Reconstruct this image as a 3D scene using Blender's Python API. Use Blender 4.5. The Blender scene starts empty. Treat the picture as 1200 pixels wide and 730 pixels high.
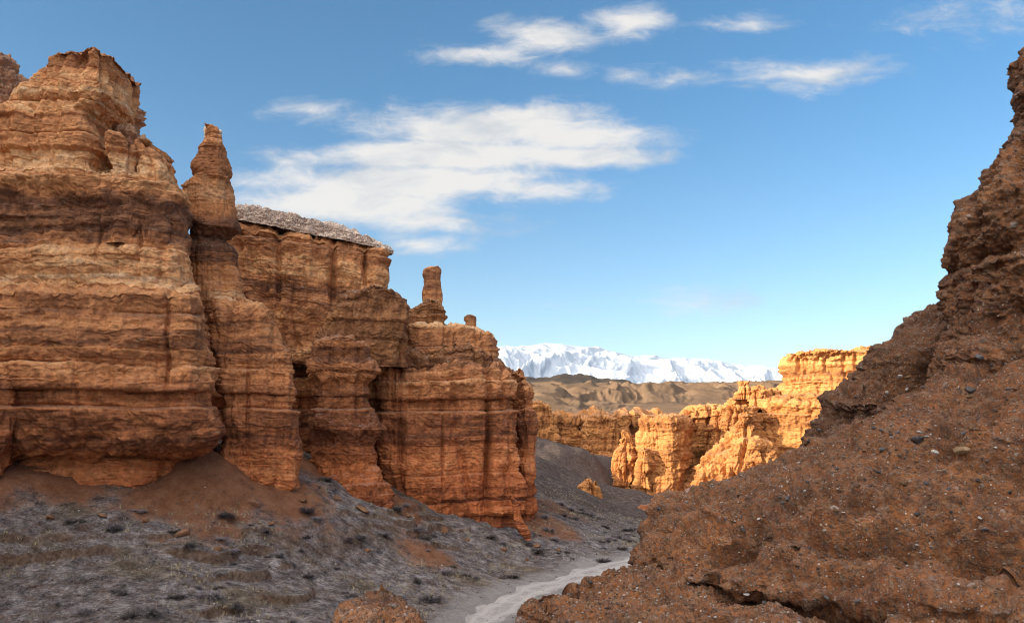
import bpy, math, random
import numpy as np

random.seed(7)
F = 950.0            # focal length in pixels of a 1200 px wide picture
HZ = 490.0           # row of the horizon
scene = bpy.context.scene
COL = scene.collection

# ------------------------------------------------------------------ camera
cam_data = bpy.data.cameras.new("camera")
cam = bpy.data.objects.new("camera", cam_data)
COL.objects.link(cam)
cam.location = (0, 0, 0)
cam.rotation_euler = (math.radians(90), 0, 0)
cam_data.sensor_fit = 'HORIZONTAL'
cam_data.sensor_width = 36.0
cam_data.lens = 36.0 * F / 1200.0
cam_data.shift_y = (HZ - 365.0) / 1200.0
cam_data.clip_start = 0.1
cam_data.clip_end = 60000
scene.camera = cam

# ------------------------------------------------------------------ light
SUN_EL = math.radians(15.0)
SUN_DIR = np.array([-0.90, -0.42])      # horizontal direction towards the sun
SUN_DIR = SUN_DIR / np.linalg.norm(SUN_DIR)
sd = bpy.data.lights.new("sun", 'SUN')
sd.energy = 3.9
sd.angle = math.radians(0.5)
sd.color = (1.0, 0.83, 0.60)
sun = bpy.data.objects.new("sun", sd)
COL.objects.link(sun)
from mathutils import Vector
sv = Vector((SUN_DIR[0]*math.cos(SUN_EL), SUN_DIR[1]*math.cos(SUN_EL), math.sin(SUN_EL)))
sun.rotation_euler = sv.to_track_quat('Z', 'Y').to_euler()

world = bpy.data.worlds.new("World")
scene.world = world
world.use_nodes = True
wt = world.node_tree
for n in list(wt.nodes):
    wt.nodes.remove(n)


class NT:
    """small helper for building node trees"""
    def __init__(self, tree):
        self.t = tree

    def new(self, kind, **kw):
        n = self.t.nodes.new(kind)
        for k, v in kw.items():
            setattr(n, k, v)
        return n

    def link(self, a, b):
        self.t.links.new(a, b)

    def put(self, sock, v):
        if isinstance(v, bpy.types.NodeSocket):
            self.t.links.new(v, sock)
        else:
            sock.default_value = v

    def math(self, op, a, b=0.0, c=0.0, clamp=False):
        n = self.new('ShaderNodeMath', operation=op, use_clamp=clamp)
        self.put(n.inputs[0], a); self.put(n.inputs[1], b); self.put(n.inputs[2], c)
        return n.outputs[0]

    def vec(self, op, a, b=(0, 0, 0)):
        n = self.new('ShaderNodeVectorMath', operation=op)
        self.put(n.inputs[0], a); self.put(n.inputs[1], b)
        return n

    def noise(self, vec, scale, detail=4, rough=0.6, dist=0.0, lac=2.0):
        n = self.new('ShaderNodeTexNoise')
        if vec is not None:
            self.put(n.inputs['Vector'], vec)
        n.inputs['Scale'].default_value = scale
        n.inputs['Detail'].default_value = detail
        n.inputs['Roughness'].default_value = rough
        n.inputs['Lacunarity'].default_value = lac
        n.inputs['Distortion'].default_value = dist
        return n.outputs['Fac']

    def voronoi(self, vec, scale, feature='F1'):
        n = self.new('ShaderNodeTexVoronoi', feature=feature)
        self.put(n.inputs['Vector'], vec)
        n.inputs['Scale'].default_value = scale
        return n

    def rng(self, v, a, b, c=0.0, d=1.0, smooth=True):
        n = self.new('ShaderNodeMapRange')
        n.interpolation_type = 'SMOOTHSTEP' if smooth else 'LINEAR'
        self.put(n.inputs[0], v)
        for i, x in enumerate((a, b, c, d)):
            n.inputs[i+1].default_value = x
        return n.outputs[0]

    def ramp(self, v, stops, mode='LINEAR'):
        n = self.new('ShaderNodeValToRGB')
        cr = n.color_ramp
        cr.interpolation = mode
        while len(cr.elements) < len(stops):
            cr.elements.new(0.5)
        for e, (p, c) in zip(cr.elements, stops):
            e.position = p
            e.color = (c[0], c[1], c[2], 1)
        self.put(n.inputs[0], v)
        return n.outputs[0]

    def mix(self, fac, a, b, mode='MIX'):
        n = self.new('ShaderNodeMix', data_type='RGBA', blend_type=mode)
        self.put(n.inputs[0], fac)
        for i, v in ((6, a), (7, b)):
            if not isinstance(v, bpy.types.NodeSocket):
                v = (v[0], v[1], v[2], 1)
            self.put(n.inputs[i], v)
        return n.outputs[2]

    def scalevec(self, vec, s):
        return self.vec('MULTIPLY', vec, s).outputs[0]


def build_world():
    w = NT(wt)
    out = w.new('ShaderNodeOutputWorld')
    bg = w.new('ShaderNodeBackground')
    bg.inputs['Strength'].default_value = 0.15
    w.link(bg.outputs[0], out.inputs[0])
    sky = w.new('ShaderNodeTexSky', sky_type='NISHITA')
    sky.sun_disc = False
    sky.sun_elevation = SUN_EL
    sky.sun_rotation = math.atan2(SUN_DIR[0], SUN_DIR[1])
    sky.altitude = 900
    sky.air_density = 1.0
    sky.dust_density = 0.6
    sky.ozone_density = 1.0
    # clouds: a thin layer far up in the north-west sky, described by direction
    tc = w.new('ShaderNodeTexCoord')
    sep = w.new('ShaderNodeSeparateXYZ')
    w.link(tc.outputs['Generated'], sep.inputs[0])
    tcol = w.mix(w.rng(sep.outputs[2], -0.02, 0.42), SKY_LOW, SKY_TINT)
    tint = w.mix(1.0, sky.outputs[0], tcol, 'MULTIPLY')
    yy = w.math('MAXIMUM', sep.outputs[1], 0.02)
    u = w.math('DIVIDE', sep.outputs[0], yy)
    v = w.math('DIVIDE', sep.outputs[2], yy)
    cmb = w.new('ShaderNodeCombineXYZ')
    w.link(u, cmb.inputs[0]); w.link(v, cmb.inputs[1])
    uv = cmb.outputs[0]
    acc = None
    for (px, py, rx, ry, g) in CLOUDS:
        d = w.vec('SUBTRACT', uv, ((px-600)/F, (HZ-py)/F, 0)).outputs[0]
        d = w.vec('MULTIPLY', d, (F/rx, F/ry, 0)).outputs[0]
        ln = w.vec('LENGTH', d).outputs[1]
        f = w.math('MULTIPLY', w.math('SUBTRACT', 1.0, ln, clamp=False), g*1.35)
        acc = f if acc is None else w.math('SMOOTH_MAX', acc, f, 0.25)
    wob = w.noise(w.scalevec(uv, (9, 14, 1)), 1.0, 3, 0.5)
    uvw = w.vec('ADD', uv, w.scalevec(w.vec('SUBTRACT', wob, (0.5, 0.5, 0.5)).outputs[0], (0.05, 0.03, 0))).outputs[0]
    wisps = w.noise(w.scalevec(uvw, (6, 21, 1)), 1.0, 7, 0.60, 0.3)
    fine = w.noise(w.scalevec(uvw, (20, 42, 1)), 1.0, 7, 0.68, 0.5)
    n = w.math('ADD', w.math('MULTIPLY', w.math('SUBTRACT', wisps, 0.5), 2.3),
               w.math('MULTIPLY', w.math('SUBTRACT', fine, 0.5), 1.5))
    dens = w.math('ADD', acc, n)
    alpha = w.rng(dens, -0.22, 1.1)
    alpha = w.math('MULTIPLY', alpha, 0.93)
    shade = w.noise(w.scalevec(uvw, (6, 18, 1)), 1.3, 6, 0.6, 0.3)
    ccol = w.ramp(w.math('ADD', w.math('MULTIPLY', shade, 1.0), w.math('MULTIPLY', alpha, 0.18)),
                  [(0.40, CLOUD_LO), (0.68, CLOUD_HI)])
    fin = w.mix(alpha, tint, ccol)
    # added warm fill glow, high in the sky behind the camera, lifting the shaded rock
    dp = w.vec('DOT_PRODUCT', tc.outputs['Generated'], (SUN_DIR[0]*0.55, SUN_DIR[1]*1.05, 0.75)).outputs[1]
    lobe = w.rng(dp, 0.25, 1.0)
    glow = w.new('ShaderNodeMix', data_type='RGBA', blend_type='ADD')
    w.link(lobe, glow.inputs[0]); w.link(fin, glow.inputs[6]); glow.inputs[7].default_value = FILL_GLOW
    w.link(glow.outputs[2], bg.inputs[0])


SKY_TINT = (0.235, 0.435, 0.545)
SKY_LOW = (0.435, 0.495, 0.56)
CLOUD_HI = (2.45, 2.36, 2.26)
CLOUD_LO = (1.55, 1.68, 1.84)
FILL_GLOW = (8.6, 7.5, 6.2, 1)
CLOUDS = [  # column, row, half width, half height, weight
    (560, 150, 180, 36, 1.15), (680, 160, 135, 27, 1.05), (510, 182, 215, 25, 1.4), (680, 184, 135, 17, 1.15),
    (480, 215, 210, 31, 1.4), (600, 222, 105, 25, 0.9), (410, 240, 180, 27, 1.3), (500, 258, 130, 18, 0.7), (490, 286, 75, 14, 0.8),
    (365, 130, 45, 10, 0.28), (640, 42, 80, 24, 0.85), (735, 26, 60, 26, 0.75), (570, 62, 70, 16, 0.5),
    (665, 84, 40, 12, 0.5), (735, 88, 35, 12, 0.55), (800, 92, 50, 10, 0.3), (885, 28, 60, 15, 0.55),
    (955, 86, 95, 22, 0.6), (1135, 26, 75, 22, 0.36), (815, 355, 60, 8, 0.1)]
build_world()

vs = scene.view_settings
scene.display_settings.display_device = 'sRGB'
vs.view_transform = 'Standard'
vs.look = 'None'
vs.exposure = 1.3
vs.gamma = 1.0
vs.use_curve_mapping = False
scene.cycles.use_denoising = True
scene.cycles.pixel_filter_type = 'BLACKMAN_HARRIS'
scene.cycles.filter_width = 1.1
scene.cycles.max_bounces = 6
scene.cycles.diffuse_bounces = 4

# ================================================================== noise
_PERM = {}


def _tab(seed):
    if seed not in _PERM:
        r = np.random.RandomState(seed)
        p = r.permutation(256)
        g = r.normal(size=(256, 3))
        g /= np.linalg.norm(g, axis=1, keepdims=True)
        _PERM[seed] = (np.concatenate([p, p, p]), g)
    return _PERM[seed]


def perlin(p, seed=0):
    perm, g = _tab(seed)
    i = np.floor(p).astype(np.int64)
    f = p - i
    i &= 255
    u = f*f*f*(f*(f*6-15)+10)
    res = 0
    for dx in (0, 1):
        wx = u[:, 0] if dx else 1-u[:, 0]
        a = perm[(i[:, 0]+dx) & 255]
        for dy in (0, 1):
            wy = u[:, 1] if dy else 1-u[:, 1]
            b = perm[a + ((i[:, 1]+dy) & 255)]
            for dz in (0, 1):
                wz = u[:, 2] if dz else 1-u[:, 2]
                gg = g[perm[b + ((i[:, 2]+dz) & 255)]]
                dot = gg[:, 0]*(f[:, 0]-dx) + gg[:, 1]*(f[:, 1]-dy) + gg[:, 2]*(f[:, 2]-dz)
                res = res + wx*wy*wz*dot
    return res*1.5


def fbm(p, octv=4, seed=0, gain=0.5):
    s = 0; a = 1.0; q = p.copy()
    for k in range(octv):
        s = s + a*perlin(q, seed+k)
        q = q*2.03 + 17.3
        a *= gain
    return s


def ridged(p, octv=4, seed=0, gain=0.5):
    s = 0; a = 1.0; q = p.copy()
    for k in range(octv):
        s = s + a*(1-2.2*np.abs(perlin(q, seed+k)))
        q = q*2.03 + 11.7
        a *= gain
    return s


def P2(x, y):
    return np.stack([x, y, np.zeros_like(x)+3.7], axis=1)


def hash3(i, seed):
    h = (i[:, 0]*73856093) ^ (i[:, 1]*19349663) ^ (i[:, 2]*83492791) ^ (seed*2654435)
    h = (h ^ (h >> 13)) * 1274126177
    h &= 0x7fffffff
    return h


def cobbles(p, cell, seed, fill=0.4):
    """height of rounded stones set in a matrix, and an id per stone"""
    q = p/cell
    base = np.floor(q).astype(np.int64)
    best = np.zeros(len(p)); bid = np.zeros(len(p))
    for dx in (-1, 0, 1):
        for dy in (-1, 0, 1):
            for dz in (-1, 0, 1):
                c = base + np.array([dx, dy, dz])
                h = hash3(c, seed)
                r1 = (h % 1021)/1021.0; r2 = ((h//1021) % 1013)/1013.0; r3 = ((h//7919) % 997)/997.0
                r4 = ((h >> 5) % 911)/911.0
                rad = (0.18+0.42*r4)
                d = q - c - np.stack([r1, r2, r3], axis=1)
                dd = np.sqrt((d*d*np.array([1, 1, 1.5])).sum(axis=1))
                hgt = np.where(((h >> 3) % 100) < fill*100, np.clip(rad-dd, 0, None), 0)
                hgt = np.where(hgt > 0, np.sqrt(hgt*rad)*1.0, 0)
                m = hgt > best
                best = np.where(m, hgt, best); bid = np.where(m, 0.08+0.9*r3, bid)
    return best*cell, bid


def smooth(a, b, x):
    t = np.clip((x-a)/(b-a), 0, 1)
    return t*t*(3-2*t)


# strata shared by the whole canyon
def _strata_table(lo, hi, tmin, tmax, seed):
    r = np.random.RandomState(seed)
    z = [lo]
    while z[-1] < hi:
        z.append(z[-1] + tmin*(tmax/tmin)**r.rand())
    z = np.array(z)
    n = len(z)
    return z, r.uniform(-1, 1, n), r.rand(n)


ST_C = _strata_table(-90, 120, 1.1, 3.6, 5)
ST_F = _strata_table(-90, 120, 0.14, 0.75, 9)


def strata(z, tab):
    zz, hard, colv = tab
    i = np.clip(np.searchsorted(zz, z)-1, 0, len(zz)-2)
    t = np.clip((z-zz[i])/(zz[i+1]-zz[i]), 0, 1)
    bul = 1-np.abs(2*t-1)**9
    # blend hardness near the upper boundary so that steps are rounded
    w = np.clip((t-0.93)/0.07, 0, 1); w = w*w*(3-2*w)
    h = hard[i]*(1-w)+hard[i+1]*w
    c = colv[i]*(1-w)+colv[i+1]*w
    return h, bul, c


BANDS = np.array([(34, .62), (25, .52), (24.5, .80), (22, .74), (21.6, .45), (18.6, .52), (18.0, .95), (15.9, .88), (15.4, .10), (12.6, .18), (12.1, .66), (10.2, .62), (9.8, .98), (8.7, .85), (8.3, .55), (6.4, .66),
                  (6.1, .30), (5.2, .36), (4.9, .74), (3.0, .80), (2.5, .42), (-1.0, .50), (-1.4, .28), (-3.5, .34), (-4.0, .55), (-6.5, .5), (-7.0, .28), (-12, .36), (-30, .3)])[::-1]


# ================================================================== mesh helpers
def set_mesh(name, co, quads, mats, tris=None, attrs=None, mat_index=None):
    me = bpy.data.meshes.new(name)
    nq = len(quads); nt = 0 if tris is None else len(tris)
    me.vertices.add(len(co))
    me.vertices.foreach_set('co', np.ascontiguousarray(co, dtype=np.float32).ravel())
    loops = quads.ravel() if nt == 0 else np.concatenate([quads.ravel(), tris.ravel()])
    me.loops.add(len(loops))
    me.loops.foreach_set('vertex_index', loops.astype(np.int32))
    me.polygons.add(nq+nt)
    ls = np.concatenate([np.arange(nq)*4, nq*4+np.arange(nt)*3]).astype(np.int32)
    me.polygons.foreach_set('loop_start', ls)
    if attrs:
        for k, v in attrs.items():
            a = me.attributes.new(k, 'FLOAT', 'POINT')
            a.data.foreach_set('value', np.ascontiguousarray(v, dtype=np.float32))
    for m in mats:
        me.materials.append(m)
    if mat_index is not None:
        me.polygons.foreach_set('material_index', mat_index.astype(np.int32))
    me.update(calc_edges=True)
    me.validate()
    return me


def link(name, me, parent=None):
    o = bpy.data.objects.new(name, me)
    COL.objects.link(o)
    if parent is not None:
        o.parent = parent
        o.matrix_parent_inverse = parent.matrix_world.inverted()
    return o


def tag(o, label=None, cat=None, group=None, kind=None):
    if label: o['label'] = label
    if cat: o['category'] = cat
    if group: o['group'] = group
    if kind: o['kind'] = kind
    return o


def empty(name, loc, label, cat, group=None):
    o = bpy.data.objects.new(name, None)
    COL.objects.link(o)
    o.location = loc
    bpy.context.view_layer.update()
    return tag(o, label, cat, group)


def grid_quads(nr, nc, wrap):
    r = np.arange(nr-1)[:, None]; c = np.arange(nc if wrap else nc-1)[None, :]
    c2 = (c+1) % nc
    return np.stack([r*nc+c, r*nc+c2, (r+1)*nc+c2, (r+1)*nc+c], axis=-1).reshape(-1, 4)


def px(x, y, d):
    return np.array([(x-600)/F*d, d, (HZ-y)/F*d])


# ================================================================== materials
def new_mat(name):
    m = bpy.data.materials.new(name)
    m.use_nodes = True
    t = m.node_tree
    for n in list(t.nodes):
        t.nodes.remove(n)
    h = NT(t)
    out = h.new('ShaderNodeOutputMaterial')
    b = h.new('ShaderNodeBsdfPrincipled')
    b.inputs['Roughness'].default_value = 0.95
    b.inputs['Specular IOR Level'].default_value = 0.15
    h.link(b.outputs[0], out.inputs[0])
    return m, h, b


def attr(h, name):
    a = h.new('ShaderNodeAttribute')
    a.attribute_name = name
    return a.outputs['Fac']


def bump(h, b, height, strength=1.0, dist=0.1):
    n = h.new('ShaderNodeBump')
    n.inputs['Strength'].default_value = strength
    n.inputs['Distance'].default_value = dist
    h.put(n.inputs['Height'], height)
    h.link(n.outputs[0], b.inputs['Normal'])


def rock_material(name, stops, s=1.0, red=(0.0, 0.0), dust=0.6, gravel=0.0, sat=1.0, gk=1.0, gt=(1, 1, 1)):
    """layered sandstone; s = size of the grain, red = (z where it is red, z where it is not)"""
    m, h, b = new_mat(name)
    geo = h.new('ShaderNodeNewGeometry')
    pos = geo.outputs['Position']
    lay = attr(h, 'lay')
    blot = h.noise(pos, 0.35/s, 5, 0.6)
    lam = h.noise(h.scalevec(pos, (0.4/s, 0.4/s, 6.0/s)), 1.0, 5, 0.65, 0.12)
    v = h.math('ADD', lay, h.math('MULTIPLY', h.math('SUBTRACT', blot, 0.5), 0.45))
    v = h.math('ADD', v, h.math('MULTIPLY', h.math('SUBTRACT', lam, 0.5), 0.40))
    col = h.ramp(v, stops)
    if red[0] != red[1]:
        sep = h.new('ShaderNodeSeparateXYZ'); h.link(pos, sep.inputs[0])
        zz = h.math('ADD', sep.outputs[2], h.math('MULTIPLY', h.math('SUBTRACT', blot, 0.5), 9.0*s))
        fr = h.rng(zz, red[0], red[1], 0.8, 0.0)
        col = h.mix(fr, col, h.mix(1.0, col, (1.0, 0.66, 0.50), 'MULTIPLY'))
    # grains and pits
    g = h.noise(pos, 2.4/s, 7, 0.72)
    col = h.mix(0.75, col, h.ramp(g, [(0.32, (0.45, 0.42, 0.40)), (0.48, (0.92, 0.92, 0.92)), (0.68, (1.42, 1.42, 1.42))]), 'MULTIPLY')
    # drip stains running down the faces
    st = h.noise(h.scalevec(pos, (1.6/s, 1.6/s, 0.12/s)), 1.0, 4, 0.6)
    col = h.mix(h.rng(st, 0.5, 0.75, 0, 0.45), col, h.mix(1.0, col, (1.35, 1.30, 1.22), 'MULTIPLY'))
    col = h.mix(h.rng(st, 0.5, 0.25, 0, 0.5), col, h.mix(1.0, col, (0.62, 0.58, 0.58), 'MULTIPLY'))
    # pale crust in patches
    cr = h.noise(h.scalevec(pos, (0.9/s, 0.9/s, 2.4/s)), 1.0, 7, 0.72, 0.5)
    col = h.mix(h.rng(cr, 0.60, 0.74, 0, 0.55), col, (0.50, 0.40, 0.29))
    # gravel and dust lying on the benches
    sepn = h.new('ShaderNodeSeparateXYZ'); h.link(geo.outputs['Normal'], sepn.inputs[0])
    up = h.rng(h.math('ADD', sepn.outputs[2], h.math('MULTIPLY', h.math('SUBTRACT', g, 0.5), 0.5)), 0.55, 0.92, 0, dust)
    vor = h.voronoi(pos, 4.5/s)
    gc = h.ramp(h.math('ADD', h.math('MULTIPLY', vor.outputs['Distance'], 0.6), h.math('MULTIPLY', g, 0.6)),
                [(0.25, (0.62*gk, 0.57*gk, 0.52*gk)), (0.5, (0.40*gk, 0.345*gk, 0.30*gk)), (0.8, (0.14*gk, 0.12*gk, 0.11*gk))])
    gc = h.mix(1.0, gc, gt, 'MULTIPLY')
    col = h.mix(up, col, gc)
    if gravel:
        col = h.mix(gravel, col, gc)
    hs = h.new('ShaderNodeHueSaturation')
    hs.inputs['Saturation'].default_value = sat
    h.link(col, hs.inputs['Color'])
    h.link(hs.outputs[0], b.inputs['Base Color'])
    hb = h.math('ADD', h.math('MULTIPLY', g, 1.0), h.math('MULTIPLY', lam, 0.45))
    if gravel:
        hb = h.math('ADD', hb, h.math('MULTIPLY', vor.outputs['Distance'], -0.8))
    bump(h, b, hb, 0.8, 0.15*s)
    return m


SAND = [(0.06, (0.105, 0.050, 0.032)), (0.24, (0.19, 0.086, 0.047)), (0.38, (0.36, 0.155, 0.069)), (0.50, (0.475, 0.208, 0.086)),
        (0.62, (0.56, 0.265, 0.113)), (0.76, (0.65, 0.37, 0.18)), (0.92, (0.74, 0.52, 0.33))]
FARSAND = [(0.0, (0.15, 0.058, 0.025)), (0.22, (0.31, 0.128, 0.045)), (0.45, (0.47, 0.205, 0.070)), (0.7, (0.53, 0.25, 0.088)), (1.0, (0.64, 0.37, 0.155))]
M_SAND = rock_material('sandstone', SAND, 1.0, (-9, 8), 0.34, sat=0.98, gt=(1.0, 0.86, 0.72))
M_CAP = rock_material('gravel_cap', SAND, 0.5, (0, 0), 0.9, 0.8, 1.0, 1.9, (1.0, 0.98, 0.97))
M_SPUR = rock_material('grey_topped_sandstone', SAND, 0.8, (0, 0), 0.8, 0.12, 0.9, 1.1)
M_SPIRE = rock_material('brown_sandstone', [(0.06, (0.095, 0.046, 0.03)), (0.3, (0.175, 0.078, 0.043)), (0.5, (0.32, 0.137, 0.062)), (0.7, (0.45, 0.20, 0.085)), (0.92, (0.56, 0.33, 0.18))], 0.8, (-9, 8), 0.3)
M_KNOB = rock_material('pale_crusted_stone', [(0.0, (0.42, 0.27, 0.17)), (0.5, (0.58, 0.43, 0.30)), (1.0, (0.72, 0.62, 0.50))], 0.6, (0, 0), 0.3)
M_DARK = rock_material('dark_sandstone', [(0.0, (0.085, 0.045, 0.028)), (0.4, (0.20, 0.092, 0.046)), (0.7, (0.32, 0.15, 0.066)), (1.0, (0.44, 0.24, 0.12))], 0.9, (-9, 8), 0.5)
M_FAR = rock_material('far_sandstone', FARSAND, 2.2, (0, 0), 0.2)


def conglomerate_material(name, dark=1.0):
    m, h, b = new_mat(name)
    geo = h.new('ShaderNodeNewGeometry')
    pos = geo.outputs['Position']
    pid = attr(h, 'pid')
    big = h.noise(pos, 0.55, 5, 0.6)
    g = h.noise(pos, 9.0, 5, 0.65)
    v = h.math('ADD', h.math('MULTIPLY', big, 0.7), h.math('MULTIPLY', g, 0.35))
    lay = attr(h, 'lay')
    v = h.math('ADD', v, h.math('MULTIPLY', h.math('SUBTRACT', lay, 0.5), 0.35))
    k = dark
    mat = h.ramp(v, [(0.28, (0.15*k, 0.060*k, 0.030*k)), (0.45, (0.27*k, 0.106*k, 0.044*k)), (0.6, (0.37*k, 0.150*k, 0.058*k)), (0.78, (0.48*k, 0.225*k, 0.092*k))])
    # small pebbles everywhere
    vor = h.voronoi(pos, 28.0)
    sepc = h.new('ShaderNodeSeparateColor'); h.link(vor.outputs['Color'], sepc.inputs[0])
    pc = h.ramp(sepc.outputs[0], [(0.0, (0.055, 0.045, 0.045)), (0.3, (0.17, 0.09, 0.05)), (0.55, (0.30, 0.17, 0.09)), (0.8, (0.16, 0.14, 0.14)), (0.93, (0.30, 0.27, 0.26)), (1.0, (0.6, 0.58, 0.55))])
    pm = h.math('MULTIPLY', h.rng(vor.outputs['Distance'], 0.55, 0.40), h.rng(sepc.outputs[1], 0.42, 0.5))
    col = h.mix(h.math('MULTIPLY', pm, 0.65), mat, pc)
    # the stones modelled in the surface
    sc = h.ramp(pid, [(0.05, (0.06, 0.048, 0.045)), (0.25, (0.15, 0.085, 0.05)), (0.45, (0.27, 0.15, 0.075)), (0.6, (0.10, 0.085, 0.085)), (0.78, (0.21, 0.14, 0.09)), (0.92, (0.22, 0.20, 0.20)), (0.98, (0.48, 0.45, 0.42))])
    sc = h.mix(0.6, sc, h.ramp(g, [(0.3, (0.5, 0.5, 0.5)), (0.6, (1.3, 1.3, 1.3))]), 'MULTIPLY')
    col = h.mix(h.rng(pid, 0.02, 0.06, 0, 0.6), col, sc)
    sepn = h.new('ShaderNodeSeparateXYZ'); h.link(geo.outputs['True Normal'], sepn.inputs[0])
    upf = h.rng(h.math('ADD', sepn.outputs[2], h.math('MULTIPLY', h.math('SUBTRACT', big, 0.5), 0.8)), 0.5, 0.95, 0, 0.22)
    rub = h.ramp(h.math('ADD', h.math('MULTIPLY', sepc.outputs[2], 0.6), h.math('MULTIPLY', g, 0.5)), [(0.25, (0.06, 0.045, 0.04)), (0.5, (0.16, 0.115, 0.09)), (0.75, (0.27, 0.22, 0.19)), (0.95, (0.5, 0.46, 0.43))])
    col = h.mix(upf, col, rub)
    dk = h.noise(pos, 1.6, 6, 0.7, 0.5)
    col = h.mix(1.0, col, h.ramp(dk, [(0.33, (0.62, 0.60, 0.60)), (0.5, (0.97, 0.97, 0.97)), (0.68, (1.32, 1.28, 1.22))]), 'MULTIPLY')
    h.link(col, b.inputs['Base Color'])
    hb = h.math('ADD', h.math('MULTIPLY', g, 1.0), h.math('MULTIPLY', pm, 0.7))
    bump(h, b, hb, 1.0, 0.09)
    b.inputs['Roughness'].default_value = 0.85
    b.inputs['Specular IOR Level'].default_value = 0.3
    return m


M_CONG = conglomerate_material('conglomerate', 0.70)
M_CONG_SHADED = conglomerate_material('shaded_conglomerate', 0.50)  # same rock, darker: the back slope's shade put into its colour


# ================================================================== rock builder
def superellipse(n, asp, cols, frontw=3.5):
    t = np.linspace(0, 2*np.pi, 4001)
    c, s = np.cos(t), np.sin(t)
    x = np.sign(c)*np.abs(c)**(2/n); y = np.sign(s)*np.abs(s)**(2/n)
    seg = np.hypot(np.diff(x), np.diff(y)*asp)
    ym = (y[1:]+y[:-1])/2
    wgt = np.where(ym < 0.15, frontw, 1.0)
    cum = np.concatenate([[0], np.cumsum(seg*wgt)])
    tt = np.interp(np.linspace(0, cum[-1], cols, endpoint=False), cum, np.arange(4001))
    i = np.floor(tt).astype(int); f = tt-i
    i2 = np.minimum(i+1, 4000)
    return x[i]*(1-f)+x[i2]*f, y[i]*(1-f)+y[i2]*f


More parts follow.
